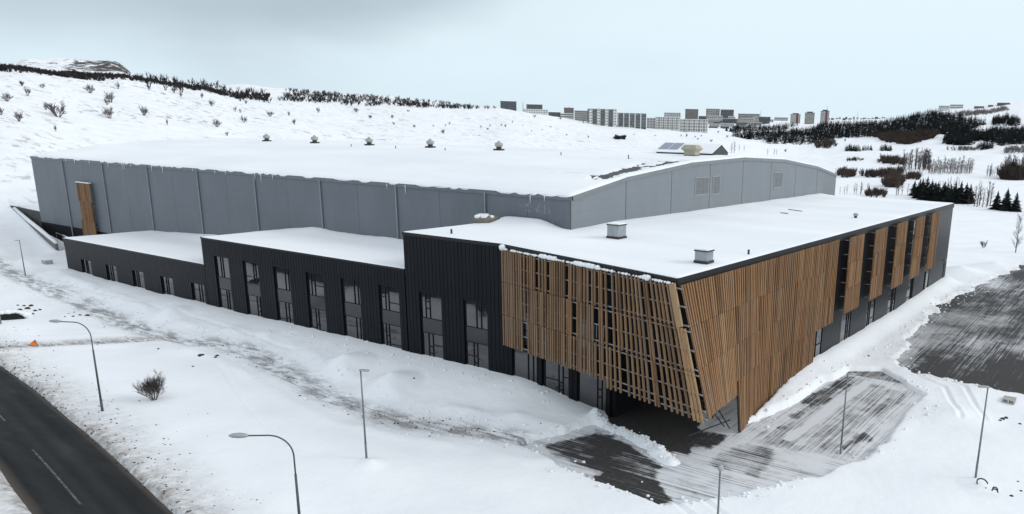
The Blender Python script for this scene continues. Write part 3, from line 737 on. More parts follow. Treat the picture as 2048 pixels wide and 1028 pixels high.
# snow blown against the wall near the corner
rr_ = random.Random(4)
mb = MB()
for (yc, zc, sy, sz) in ((5.9, 15.0, .75, .28), (5.2, 15.1, .3, .3), (4.1, 15.0, .12, .4), (3.2, 14.8, .12, .35), (2.6, 14.5, .15, .4), (4.3, 14.6, .16, .12), (2.1, 13.75, .45, .4), (2.9, 13.4, .2, .25), (1.9, 13.1, .6, .3), (5.4, 14.45, .3, .06)):
    for q in range(7):
        y_ = yc+rr_.gauss(0, sy*.55); z_ = zc+rr_.gauss(0, sz*.55); s_ = rr_.uniform(.03, .12)
        kk = len(mb.v); n_ = 7
        mb.v += [(-.012, y_, z_)]+[(-.004, y_+s_*math.cos(t_*6.283/n_)*rr_.uniform(.6, 1.2), z_+s_*math.sin(t_*6.283/n_)*rr_.uniform(.6, 1.2)) for t_ in range(n_)]
        mb.f += [(kk, kk+1+(t_+1) % n_, kk+1+t_) for t_ in range(n_)]
o = mb.build('snow_splat', 'frost', hall); tag(o, kind='stuff')
# louvres in the gable
def louvre(x0, x1, z0, z1):
    f = MB()
    for lo, hi in (((x0, -.05, z0), (x0+.12, -.004, z1)), ((x1-.12, -.05, z0), (x1, -.004, z1)), ((x0+.12, -.05, z0), (x1-.12, -.004, z0+.12)), ((x0+.12, -.05, z1-.12), (x1-.12, -.004, z1))): f.box(lo, hi)
    f = f.build('louvre', 'louvre_frame', gable)
    box('louvre_back', f, (x0+.12, -.012, z0+.12), (x1-.12, -.003, z1-.12), 'dark_trim') if False else None
    n_ = int((z1-z0-.24)/0.24)
    for i in range(n_):
        z = z0+.12+(z1-z0-.24)*(i+.5)/n_
        bar('louvre_blade', f, (x0+.125, -.03, z), (x1-.125, -.03, z), .15, .03, 'louvre', (0, -.5, 1))
    for j in range(1, max(2, int((x1-x0)/1.1))):
        xx = x0+(x1-x0)*j/max(2, int((x1-x0)/1.1))
        box('louvre_post', f, (xx-.03, -.055, z0+.12), (xx+.03, -.05, z1-.12), 'louvre_frame')
for a, b in (((1389, 392), (1418, 353)), ((1424, 390), (1440.5, 351)), ((1547, 376.5), (1565.5, 343.5))):
    def ony0(p): d = ray(*p); return CAM+d*(0-CAM[1])/d[1]
    A, B = ony0(a), ony0(b); louvre(A[0], B[0], (A[2]), (B[2]))
# timber panel on the long wall
def slat_panel(parent, x0, x1, y, z0, z1, name, rows, axis, out, seed):
    """vertical larch slats on brackets; axis 'x' = panel runs along X facing -Y, 'y' = runs along Y facing -X"""
    rn = random.Random(seed)
    P = (lambda u, d, z: (u, y-d, z)) if axis == 'x' else (lambda u, d, z: (y-d, u, z))
    def bx(nm, par, u0, u1, d0, d1, za, zb, mat):
        a, b = P(u0, d0, za), P(u1, d1, zb); return box(nm, par, np.minimum(a, b), np.maximum(a, b), mat)
    rail = MB()
    for zr in np.linspace(z0+.35, z1-.3, rows*2):
        a, b = P(x0+.03, -.12, zr-.04), P(x1-.03, -.06, zr+.04); rail.box(np.minimum(a, b), np.maximum(a, b))
    rail = rail.build(name, 'galvanised', parent)
    for zr in np.linspace(z0+.35, z1-.3, rows*2):
        for u in (x0+.10, (x0+x1)/2, x1-.2): bx('bracket', rail, u, u+.08, -out, -.12, zr-.04, zr+.04, 'galvanised')
    hh = (z1-z0)/rows
    for r_ in range(rows):
        u = x0
        while u < x1-.12:
            w_ = rn.choice((.14, .14, .20))
            bx('slat', rail, u, min(u+w_, x1), -.06, .06+rn.uniform(0, .03), z0+r_*hh+.02, z0+(r_+1)*hh-.02, 'larch'); u += w_+rn.choice((.12, .16, .24, .02))
    return rail
hp = slat_panel(hall, 96.0, 100.4, -.60, 3.6, 12.6, 'sunshade_panel', 3, 'y', .56, 3)
tag(hp, 'timber slat panel mounted on the grey long wall')
box('panel_cap', hp, (-.68, 95.95, 12.6), (-.30, 100.45, 12.72), 'roof_snow')
# rooftop ventilators
for j, (px_, py_) in enumerate(((534, 285), (630, 289), (739, 293), (861, 298.5), (998, 305))):
    d = ray(px_, py_); P0 = CAM+d*(29.0-CAM[0])/d[0]
    y0 = P0[1]; z0 = float(prof(29.0))+.10
    b_ = MB().box((28.45, y0-.62, z0-.25), (29.55, y0+.62, z0+.36)).build('roof_ventilator', 'vent_base', hall)
    MB().lathe((29, y0, z0+.36), [(.42, 0), (.38, .08), (.38, .26)], 18).build('throat', 'vent_base', b_)
    MB().lathe((29, y0, z0+.62), [(.38, 0), (.56, .10), (.62, .26), (.62, .48), (.56, .52)], 20).build('cowl', 'vent_cap', b_, True)
    MB().lathe((29, y0, z0+1.14), [(.56, 0), (.32, .12), (.23, .13), (.22, .28), (.14, .36)], 18).build('cap', 'vent_cap', b_, True)
for px_, py_ in ((702, 287), (791, 290), (890, 294), (1122, 303), (1257, 309)):
    d = ray(px_, py_); P0 = CAM+d*(24.0-CAM[0])/d[0]; z0 = float(prof(24.0))
    MB().tube([(24, P0[1], z0), (24, P0[1], z0+.62)], .06, 8).build('roof_pipe', 'vent_base', hall)
# plant room with a pitched roof on the ridge
PR0, PR1 = 4.0, 12.9
def gab(y, xl, xr, ze, zr): return [(xl, y, ze), ((xl+xr)/2+.4, y, zr), (xr, y, ze)]
zb = 19.3
w_ = MB(); A = gab(PR0, 36.4, 41.2, 20.15, 21.15)
w_.v = [(36.6, PR0, zb), (41.2, PR0, zb), (41.2, PR0, 20.0), (39.1, PR0, 21.05), (36.6, PR0, 20.0)]+[(36.6, PR1, zb-.2), (41.2, PR1, zb-.2), (41.2, PR1, 20.0), (39.1, PR1, 21.05), (36.6, PR1, 20.0)]
w_.f = [(0, 1, 2, 3, 4), (9, 8, 7, 6, 5), (0, 4, 9, 5), (1, 6, 7, 2)]
plant = w_.build('plant_room', 'plant_wall', hall)
for nm, xa, za, xb, zb_ in (('roof_slope', 36.25, 19.93, 39.1, 21.14), ('roof_slope', 39.1, 21.14, 41.5, 19.95)):
    v = [(xa, PR0-.05, za), (xb, PR0-.05, zb_), (xb, PR1+.4, zb_), (xa, PR1+.4, za)]; v += [(x, y, z-.10) for x, y, z in v]
    mesh_obj(nm, v, [(0, 1, 2, 3), (7, 6, 5, 4), (0, 4, 5, 1), (1, 5, 6, 2), (2, 6, 7, 3), (3, 7, 4, 0)], 'roof_snow', plant)
for ya in (9.7, 11.35):
    v = [(36.9, ya, 20.22), (38.9, ya, 21.075), (38.9, ya+1.5, 21.075), (36.9, ya+1.5, 20.22)]; v = [(x, y, z+.03) for x, y, z in v]+[(x, y, z-.02) for x, y, z in v]
    mesh_obj('skylight', v, [(0, 1, 2, 3), (0, 4, 5, 1), (1, 5, 6, 2), (2, 6, 7, 3), (3, 7, 4, 0)], 'skylight', plant)
# octagonal cowl in front of the plant room
hood = MB(); cx, cy = 34.2, 5.9
for (hw, hl, z) in ((.62, .85, 19.6), (.62, .85, 20.1), (.92, 1.18, 20.42), (.92, 1.18, 20.5), (.6, .8, 20.95)):
    hood.v += [(cx-hw, cy-hl, z), (cx+hw, cy-hl, z), (cx+hw, cy+hl, z), (cx-hw, cy+hl, z)]
hood.f = [(4*i+j, 4*i+(j+1) % 4, 4*i+4+(j+1) % 4, 4*i+4+j) for i in range(4) for j in range(4)]+[(16, 17, 18, 19)]
hood = hood.build('air_cowl', 'beige_metal', hall)
MB().box((cx-.66, cy-.9, 19.0), (cx+.66, cy+.9, 19.61)).build('cowl_base', 'vent_base', hood)
# small dark shrub-like object: snow free vent box on the far eave
# retaining walls of the ramp by the back corner
rw = MB(); g0 = 1.2
rw.v = [(0, HY+.05, g0), (3.5, 141, g0+2.0), (0, HY+.05, 6.6), (3.5, 141, 6.1)]
rw.v += [(x+.35, y, z) for x, y, z in rw.v]
rw.f = [(0, 1, 3, 2), (5, 4, 6, 7), (2, 3, 7, 6), (0, 2, 6, 4), (1, 5, 7, 3), (0, 4, 5, 1)]
ww = tag(rw.build('wing_wall', 'dark_concrete', None, base=(1.5, 129, 0)), 'dark concrete wing wall running from the back corner of the grey hall', 'wall')
rw = MB()
pts = [(-4.3, 101.5, 2.9), (-2.2, 112, 3.9), (.2, 124, 4.9), (2.4, 134.5, 5.9)]
for x, y, z in pts: rw.v += [(x-.2, y, z-3.5), (x+.2, y, z-3.5), (x+.2, y, z), (x-.2, y, z)]
rw.f = [(4*i+a, 4*i+b, 4*i+4+b, 4*i+4+a) for i in range(3) for a, b in ((1, 0), (2, 1), (3, 2), (0, 3))]+[(0, 1, 2, 3), (15, 14, 13, 12)]
rwo = rw.build('retaining_wall', 'concrete', None, base=(-1, 118, 0)); tag(rwo, 'low concrete retaining wall with snow along its sloping top', 'wall')
mb = MB(); mb.tube([(x, y, z+.08) for x, y, z in pts], [.25, .33, .33, .25], 8); mb.build('snow_cap', 'roof_snow', rwo, True)
# snowy handrail by the plinth doors
hr_ = MB().tube([(-1.6, 108.0, 3.9), (-1.6, 103.4, 3.3), (-1.6, 101.5, 3.3)], .05, 6)
for y_, z_ in ((108, 3.9), (105.7, 3.6), (103.4, 3.3), (101.5, 3.3)): hr_.tube([(-1.6, y_, z_), (-1.6, y_, z_-1.7)], .035, 6)
hr_ = hr_.build('handrail', 'galvanised', None, base=(-1.6, 104.5, 1.7)); tag(hr_, 'short metal handrail with snow on it below the dark plinth', 'handrail')
MB().tube([(-1.6, 105.6, 3.70), (-1.6, 103.4, 3.39), (-1.6, 102.2, 3.38)], [.05, .11, .08], 7).build('snow_clump', 'roof_snow', hr_, True)

# ================================================================== the dark stepped wing with the timber corner
FX, SY = -11.7, -21.3           # front facade plane (x) and side facade plane (y)
wing = thing('entrance_wing', (0, 10, 0), 'black clad stepped wing with larch screens wrapped round its corner', 'building')
ROOFS = {'low': 6.36, 'mid': 9.53, 'high': 12.95}
front = MB().box((FX+.25, 44.5, -.6), (-.02, 79.7, 6.05)).box((FX+.25, 10.5, -.6), (-.02, 44.3, 9.25)).box((FX+.25, -13.2, -.6), (-.02, 10.25, 12.55))
front = front.build('front_wall', 'dark_wall', wing)
side = MB().prism([(FX+.25, -21.05), (8.0, -21.05), (8.0, -13.25), (FX+.25, -13.25)], 4.35, 12.55)
side.prism([(8.05, -21.05), (68.8, -21.05), (68.8, -.15), (8.05, -.15)], -.6, 12.55)
side.prism([(0.0, -13.20), (7.98, -13.2), (7.98, -.2), (0.0, -.2)], -.6, 12.5)
side = side.build('side_wall', 'dark_wall', wing)
def strips_front(ya, yb, pitch, z1, wins):
    """standing seam trays; wins = list of (y0, y1, ztop)"""
    y = ya; 
    while y < yb-.02:
        y1 = min(y+pitch, yb); zb = 0.0; ym = (y+y1)/2
        for a, b, zt in wins:
            if a < ym < b: zb = zt+.02
        box('cladding_tray', front, (FX, y+.025, zb), (FX+.25, y1-.025, z1), 'dark_cladding')
        y = y1
front_w = [(0.2+5.6*i, 3.0+5.6*i, 7.62) for i in range(8)]
low_w = [(45.05+6.9*i, 47.81+6.9*i, 3.86) for i in range(5)]
scr_w = [(-5.27-3.57*i, -2.47-3.57*i, 7.6) for i in range(3)]
P1 = 5.6/12
y0 = 0.2-P1*28
strips_front(y0+P1*0, 10.35, P1, 12.70, front_w+scr_w)
strips_front(10.35+.05, 44.35, P1*1.0, 9.40, front_w) if False else None
yy = 0.2+P1*22
strips_front(yy, 44.40, P1, 9.40, front_w)
strips_front(44.45, 45.05, .30, 6.22, low_w)
strips_front(45.05, 79.75, .46, 6.22, low_w)
# side trays
SW = [(18.84+8.9*i, 18.84+8.9*i+7*8.9/19, 12.2) for i in range(-1, 5)]
P2 = 8.9/19
x = 18.84-P2*20
while x < 69.0:
    x1 = min(x+P2, 69.0); zb = 0.0; xm = (x+x1)/2
    hid = any(a < xm < b for a, b, _ in SW)
    if hid: box('cladding_tray', side, (x+.025, SY, 12.22), (x1-.025, SY+.25, 12.70), 'dark_cladding')
    else: box('cladding_tray', side, (x+.025, SY, -.3), (x1-.025, SY+.25, 12.70), 'dark_cladding')
    x = x1
# windows
WL = random.Random(12)
def window(parent, origin, axis, w, h, zones, seed, sh=0.0):
    """origin = lower corner on the facade plane; glass sits 0.2 m behind it"""
    rn = random.Random(seed)
    ox, oy, oz = origin
    if axis == 'y': P = lambda u, d, v: np.array((ox+d-sh, oy+u, oz+v))
    else: P = lambda u, d, v: np.array((ox+u, oy+d-sh, oz+v))
    fr = MB()
    def fb(u0, u1, v0, v1, d0=.13, d1=.24):
        a, b = P(u0, d0, v0), P(u1, d1, v1); fr.box(np.minimum(a, b), np.maximum(a, b))
    t = .05
    fb(0, t, 0, h); fb(w-t, w, 0, h); fb(t, w-t, h-t, h); fb(t, w-t, 0, t)
    cells = []
    for v0, v1, typ in zones:
        if typ == 'spandrel': cells.append((t, w-t, v0, v1, 'spandrel')); fb(t, w-t, v0-.03, v0+.03); fb(t, w-t, v1-.03, v1+.03); continue
        a = rn.choice((.16, .24, .30, .50, .58, .64)); nb = rn.choice((.16, .2)); us = [t, w*a, w*(a+nb), w-t]
        for k_ in (1, 2): fb(us[k_]-.035, us[k_]+.035, v0, v1)
        small = rn.random() < .55
        for k_ in range(3):
            ua, ub = us[k_]+(.035 if k_ else 0), us[k_+1]-(.035 if k_ < 2 else 0)
            if k_ == 1 and small:
                s0 = v0+(v1-v0)*rn.uniform(.25, .5); s1 = s0+.65
                fb(ua, ub, s0-.05, s0+.05); fb(ua, ub, s1-.05, s1+.05)
                cells += [(ua, ub, v0, s0-.05, 'glass'), (ua, ub, s0+.05, s1-.05, 'glass'), (ua, ub, s1+.05, v1, 'glass')]
            elif (k_ != 1) and rn.random() < .4:
                s0 = v0+(v1-v0)*rn.uniform(.3, .7); fb(ua, ub, s0-.03, s0+.03)
                cells += [(ua, ub, v0, s0-.03, 'glass'), (ua, ub, s0+.03, v1, 'glass')]
            else: cells.append((ua, ub, v0, v1, 'glass'))
    f = fr.build('window', 'window_frame', parent)
    for u0, u1, v0, v1, m in cells:
        dd = .20 if m == 'glass' else .17
        a, b = P(u0, dd, v0), P(u1, dd+.03, v1)
        o = box('pane' if m == 'glass' else 'spandrel', f, np.minimum(a, b), np.maximum(a, b), m)
        if m == 'glass':        # panes never sit perfectly flush
            o.rotation_euler = (rn.uniform(-.004, .004), rn.uniform(-.004, .004), rn.uniform(-.006, .006))
    return f
for i, (a, b, zt) in enumerate(front_w): window(wing, (FX, a+.01, 0.6), 'y', b-a-.02, zt-.6, [(0.05, 3.22, 'g'), (3.22, 4.62, 'spandrel'), (4.62, zt-.65, 'g')], 40+i)
for i, (a, b, zt) in enumerate(low_w): window(wing, (FX, a+.01, 0.6), 'y', b-a-.02, zt-.6, [(0.05, zt-.65, 'g')], 60+i)
for i, (a, b, zt) in enumerate(scr_w): window(wing, (FX, a+.01, 0.1), 'y', b-a-.02, zt-.1, [(0.05, 3.9, 'g'), (3.9, 5.2, 'spandrel'), (5.2, zt-.15, 'g')], 70+i)
for i, (a, b, zt) in enumerate(SW): window(wing, (a+.01, SY, 0.6), 'x', b-a-.02, zt-.6, [(0.05, 3.5, 'g'), (3.5, 4.7, 'spandrel'), (4.7, 7.6, 'g'), (7.6, zt-.65, 'g')], 80+i, .13)
# side door at the far end
dr_ = MB().box((67.0, SY-.04, 1.2), (68.2, SY-.003, 3.9)).build('door', 'window_frame', wing)
box('door_light', wing, (67.3, SY-.25, 4.15), (67.6, SY-.003, 4.4), 'lamp_grey')

# parapet trims: low, mid and high roofs
box('parapet_trim', wing, (FX-.06, 44.40, 6.225), (FX+.20, 79.85, 6.40), 'dark_trim')
box('parapet_trim', wing, (FX+.2, 79.70, 6.0), (0, 79.85, 6.40), 'dark_trim')
box('parapet_trim', wing, (FX-.06, 10.40, 9.405), (FX+.20, 44.55, 9.57), 'dark_trim')
box('end_wall', wing, (FX+.02, 44.41, 5.9), (-.02, 44.56, 9.40), 'dark_cladding')
box('end_wall', wing, (FX+.02, 10.26, 9.0), (-.02, 10.40, 12.70), 'dark_cladding')
box('parapet_trim', wing, (FX-.06, -1.6, 12.705), (FX+.20, 10.43, 12.99), 'dark_trim')
def fascia(a, b, z0, z1, th, name='fascia'):
    a = np.array(a); b = np.array(b); t = (b-a)/np.linalg.norm(b-a); nn = np.array((t[1], -t[0]))
    q = [a, b, b-nn*th, a-nn*th]
    m_ = MB().prism([tuple(p) for p in q], z0, z1); return m_.build(name, 'dark_trim', wing)
RK = [(FX-.06, -1.62), (-16.5, -21.4), (69.05, -21.4)]
fascia(RK[1], RK[0], 12.28, 12.99, -.25); fascia(RK[2], RK[1], 12.28, 12.99, -.25) if False else None
MB().prism([(-16.5, -21.42), (69.05, -21.42), (69.05, -21.30), (-16.45, -21.30)], 12.30, 12.988).build('fascia', 'dark_trim', wing)
box('fascia', wing, (68.85, -21.28, -.4), (69.05, -.12, 12.985), 'dark_cladding')
# roof slab of the kinked corner
MB().prism([(FX+.3, -1.7), (-16.2, -21.28), (FX+.3, -21.28)], 12.3, 12.8).build('roof_slab', 'dark_trim', wing)
MB().prism([(FX+.2, -1.9), (-16.45, -21.2), (FX+.2, -21.2)], 4.36, 4.46).build('light_block_slab', 'dark_wall', wing)  # unseen slab added to stop light rising behind the slats
# snow on the three roofs
def roof_snow(x_lo, x_hi, ys, z, nx, name, drift):
    gy = np.repeat(ys[:, None], nx, 1); t = np.linspace(0, 1, nx)[None, :]
    t = (t*0.8+0.2*(1-np.cos(np.pi*t))/2)
    lo = np.array([x_lo(v) if callable(x_lo) else x_lo for v in ys])[:, None]; hi = np.array([x_hi]*len(ys))[:, None]
    gx = lo+(hi-lo)*t
    return gx, gy
def finish(gx, gy, z, edge, drift, name):
    w = fbm(gx*0.22, gy*0.22, 61, 4); w2 = fbm(gx*0.8, gy*0.8, 67, 3)
    th = 0.10+0.05*w+0.015*w2
    zz = z+th*np.sqrt(np.clip(edge/0.4, 0, 1))+drift-0.03
    return grid_obj(name, gx, gy, zz, 'roof_snow', parent=wing)
ys = np.r_[44.42, np.arange(44.6, 79.7, .35), 79.82]; gx, gy = roof_snow(FX-.04, .02, ys, 0, 44, '', 0)
dr = (0.30+0.22*fbm(gy*.15, gx*0, 71, 3))*np.exp(-((0-gx)/2.2)**2)*sstep(79.8, 72, gy)+0.9*np.exp(-(np.maximum(0, 0-gx)/1.8)**2)*np.exp(-((gy-63)/5.0)**2)*.55
finish(gx, gy, 6.42, np.minimum(gx-FX+.05, 79.85-gy), dr, 'roof_snow')
ys = np.r_[10.41, np.arange(10.6, 44.4, .35), 44.53]; gx, gy = roof_snow(FX-.04, .02, ys, 0, 44, '', 0)
dr = (0.42+0.28*fbm(gy*.2, gx*0, 73, 3))*np.exp(-((0-gx)/2.0)**2)*sstep(44.6, 40, gy)
finish(gx, gy, 9.58, np.minimum(np.minimum(gx-FX+.05, 44.55-gy), 9), dr, 'roof_snow')
left = lambda v: FX-.04 if v > -1.6 else FX-.04-(4.76)*(-1.6-v)/19.7
ys = np.r_[-21.40, np.arange(-21.3, 0, .33), 0.0]
gx, gy = roof_snow(left, 69.02, ys, 0, 230, '', 0)
lo = np.vectorize(left)(gy)
def hi_drift(gx, gy):
    a = 0.75*np.exp(-((0-gx)/2.6)**2)*sstep(0.2, 4.0, gy)*(gx <= 0)*sstep(11.0, 7.5, gy+0*gx)*1.0
    b = 0.20*np.exp(-(gy/1.6)**2)*(gx > 1.0)*sstep(1, 8, gx)*(gy <= 0)
    c = -0.10*np.exp(-((gx+.4)**2+(gy+.6)**2)/1.2)
    d = 0.18*np.exp(-(((gx+8.3)/1.0)**2+((gy+19.6)/.8)**2))
    return a+b+c+d
finish(gx, gy, 13.0, np.minimum(np.minimum(gx-lo, gy+21.41), 69.02-gx), hi_drift(gx, gy), 'roof_snow')
ys = np.r_[np.arange(0, 10.3, .33), 10.39]; gx, gy = roof_snow(FX-.04, .02, ys, 0, 40, '', 0)
finish(gx, gy, 13.0, np.minimum(gx-FX+.05, 10.42-gy), hi_drift(gx, gy), 'roof_snow')

# ------------------------------------------------------------------ larch screens round the corner
A0 = np.array([-11.95, -1.90]); B0 = np.array([-16.72, -21.45]); LT = np.linalg.norm(B0-A0); TV = (B0-A0)/LT; NV = np.array((TV[1], -TV[0]))
if NV[0] > 0: NV = -NV
ZT = 12.62
def lean(s): return 2.86*(max(0, s-9.5)/(LT-9.5))**1.7
def lp(s, z, d=0.0):
    q = A0+TV*(s+lean(s)*(ZT-z)/(ZT-3.8))+NV*d; return (q[0], q[1], z)
rails = MB()
for z in (12.35, 11.2, 9.98, 9.62, 8.4, 7.18, 6.82, 5.6, 4.55, 4.05):
    e = LT+.05
    for dz in (0,):
        a = lp(0.05, z, -.13) if z > 4.3 else lp(13.2, z, -.13); b = lp(e, z, -.13)
        m_ = [lp(s, z, -.13) for s in ([0.05] if z > 4.3 else [13.2])+[14, 16, 18, 19.5, e]]
        ex = np.array(m_[-1])+np.array((TV[0], TV[1], 0))*.22
        m_.append(tuple(ex)); rails.tube(m_, .055, 6)
screen_l = rails.build('timber_screen', 'galvanised', wing)
tag(screen_l, 'open screen of grey-brown larch slats leaning at its corner')
rn = random.Random(5)
pats = [(0, .27, .60, .88), (0, .34, .66, .92), (0, .20, .48, .86), (0, .40, .64, .84), (0, .36, .58, .88), (0, .26, .70)]
rows = [(ZT, 9.82), (9.80, 7.02), (7.0, None)]
pos = []; s = 0.05; 
while s < LT-.9:
    p = rn.choice(pats if s < 11.5 else [(0, .42, .80), (0, .30, .72), (0, .48, .70)]); pos += [s+o for o in p]; s += 1.18+rn.uniform(-.04, .05)
pos = [p for p in pos if p < LT-.75]
for ri, (za, zb) in enumerate(rows):
    for s in pos:
        if rn.random() < .05: continue
        q = s
        zb_ = zb if zb else (4.32 if q < 13.0 else 3.80)
        bar('slat', screen_l, lp(q, zb_+rn.uniform(0, .03)), lp(q, za), .135, .12, 'larch_greyer', (TV[0], TV[1], 0))
for ri, (za, zb) in enumerate(rows):
    for s, wd in (((LT-.42, .55),) if ri == 0 else ((LT-.55, .16), (LT-.30, .16), (LT-.05, .16))):
        bar('corner_board', screen_l, lp(s, zb if zb else 3.75), lp(s, za), wd, .12, 'larch_edge', (TV[0], TV[1], 0))
# bracing struts from the wall to the screen
for z in (11.2, 8.4, 5.6):
    for s in (6, 9, 12, 15, 18):
        a = lp(s, z, -.2); 
        if abs(a[0]-FX) > .8: MB().tube([a, (FX+.1, a[1], z)], .04, 6).build('strut', 'dark_trim', screen_l)
# snow sitting along the top of the screen
def blob(mb, c, r, sq=.8, rn_=rn):
    k_ = len(mb.v); n1, n2 = 8, 5
    for i in range(n2+1):
        th_ = math.pi*i/n2
        for j in range(n1):
            f_ = r*rn_.uniform(.85, 1.12)
            mb.v.append((c[0]+f_*math.sin(th_)*math.cos(2*math.pi*j/n1), c[1]+f_*math.sin(th_)*math.sin(2*math.pi*j/n1), c[2]+sq*f_*math.cos(th_)))
    mb.f += [(k_+i*n1+j, k_+(i+1)*n1+j, k_+(i+1)*n1+(j+1) % n1, k_+i*n1+(j+1) % n1) for i in range(n2) for j in range(n1)]
mb = MB(); s = 0.0; blob(mb, lp(0.1, ZT+.12), .34)
while s < LT-.3:
    big = (5.0 < s < 7.2) or (9.6 < s < 12.4) or 17 < s < 17.5
    if rn.random() < .9: blob(mb, lp(s, ZT+.01+(.05 if big else 0)), rn.uniform(.16, .26) if big else rn.uniform(.07, .14))
    s += rn.uniform(.12, .30)
tag(mb.build('snow_clumps', 'roof_snow', screen_l, True), kind='stuff')

# side screen: a twisted sheet of slats flaring out towards the corner
def ratio(x): return .31*(max(0.0, 3.0-x)/20.2)**2
def rp(x, z, d=0.0): return (x, -21.62-ratio(x)*(12.55-z)-d, z)
rails = MB()
for z in (12.2, 11.0, 9.95, 9.6, 8.3, 7.15, 6.85, 5.5, 4.5):
    x0 = -16.3; rails.tube([rp(xx, z, -.14) for xx in list(np.linspace(x0, 4, 9))+[15.0]], .05, 6)
for z in (3.95,): rails.tube([rp(xx, z, -.14) for xx in np.linspace(-16.3, -9.4, 5)], .05, 6)
for z in (3.0, 1.6): rails.tube([rp(xx, z, -.14) for xx in np.linspace(-8.2, 9.5, 6)], .05, 6)
screen_r = rails.build('timber_screen', 'galvanised', wing)
tag(screen_r, 'dense screen of brown larch slats flaring out to the ground')
xs_ = []; x = -16.35
while x < 14.95: xs_.append(x); x += rn.choice((.30, .36, .40, .46))
zf = lambda x: ground_z(x, rp(x, .5)[1]-.3)
cnt = 0
for ri, (za, zb) in enumerate(((12.55, 9.79), (9.77, 7.0), (6.98, None), (4.18, 'g'))):
    for x in xs_:
        q = x
        if ri < 2: zb_ = zb
        elif ri == 2: zb_ = 4.2 if x > -9.0 else 3.75-.55*sstep(-16, -9.6, x)
        else:
            if not (-8.75 < x < 10.2): continue
            zb_ = 0.05+1.05*sstep(-7, 9, x)-.35*sstep(-8.0, -5, x)
        bar('slat', screen_r, rp(q, zb_), rp(q, za), .15, .13, 'larch', (1, 0, 0)); cnt += 1
print('right slats', cnt)
MB().tube([rp(-8.6, 0.0, -.1), rp(-8.6, 4.1, -.1)], .06, 8).build('screen_post', 'dark_trim', screen_r)
for a, b in (((-15.8, -21.9, 3.9), (-8.5, -21.7, 3.3)), ((-13.2, -22.3, 3.55), (-8.8, -21.6, .35)), ((-10.5, -21.6, 3.4), (-7.6, -20.0, .3)), ((-14.5, -21.6, 1.4), (-8.6, -22.0, .9)), ((-9.8, -20.5, 3.3), (-8.6, -22.0, .2))):
    MB().tube([a, b], .05, 6).build('brace', 'dark_trim', screen_r)
# five sunshade panels in front of the tall side windows
for i in range(5):
    x0 = 17.46+8.77*i
    p_ = slat_panel(wing, x0, x0+4.75, SY-.60, 4.62, 12.52, 'sunshade_panel', 3, 'x', .58, 20+i)
# rooftop units
def roof_box(x0, x1, y0, y1, z0, h, label):
    b_ = MB().box((x0, y0, z0), (x1, y1, z0+h)).build('roof_unit', 'box_metal', wing)
    box('unit_base', b_, (x0-.06, y0-.06, z0-.25), (x1+.06, y1+.06, z0+.18), 'vent_base')
    box('unit_lid', b_, (x0-.06, y0-.06, z0+h-.06), (x1+.06, y1+.06, z0+h+.03), 'vent_base')
    box('snow_cap', b_, (x0-.02, y0-.02, z0+h+.03), (x1+.02, y1+.02, z0+h+.13), 'roof_snow')
    return b_
roof_box(-3.1, -1.85, -7.6, -6.4, 13.08, 1.22, '')
roof_box(-10.4, -9.4, -20.3, -19.3, 13.08, .92, '')
hd = MB(); cx, cy = -2.1, 9.0
for (hw, hl, z, ox) in ((.65, .85, 13.05, 0), (.85, 1.1, 13.4, 0), (.85, 1.1, 13.62, 0), (.5, .8, 13.95, 0)):
    hd.v += [(cx-hw, cy-hl, z), (cx+hw, cy-hl, z), (cx+hw, cy+hl, z), (cx-hw, cy+hl, z)]
hd.f = [(4*i+j, 4*i+(j+1) % 4, 4*i+4+(j+1) % 4, 4*i+4+j) for i in range(3) for j in range(4)]+[(12, 13, 14, 15), (3, 2, 1, 0)]
hd = hd.build('air_cowl', 'hood_side', wing)
mb = MB()
for q in range(16): blob(mb, (cx+random.uniform(-.65, .25), cy+random.uniform(-.8, .9), 13.78+random.uniform(0, .1)), random.uniform(.3, .45), .55)
mb.build('snow_cap', 'roof_snow', hd, True)
P0 = on_z(1711, 436, 13.05)
b_ = MB().tube([(P0[0], P0[1], 12.9), (P0[0], P0[1], 13.3)], .18, 12).build('roof_ventilator', 'vent_base', wing)
MB().lathe((P0[0], P0[1], 13.3), [(.18, 0), (.32, .08), (.3, .26), (.12, .34)], 14).build('cap', 'vent_cap', b_, True)
for px_, py_ in ((1497, 508), (903, 466)):
    P0 = on_z(px_, py_, 13.1); MB().tube([(P0[0], P0[1], 12.9), (P0[0], P0[1], 13.45)], .09, 8).build('roof_pipe', 'vent_base', wing)
for (a, b) in (((1577, 419), (1604, 422.5)), ((1561, 425.5), (1576, 427))):
    A, B = on_z(*a, 13.12), on_z(*b, 13.12); MB().tube([A, B], .06, 6).build('roof_anchor_rail', 'vent_base', wing)

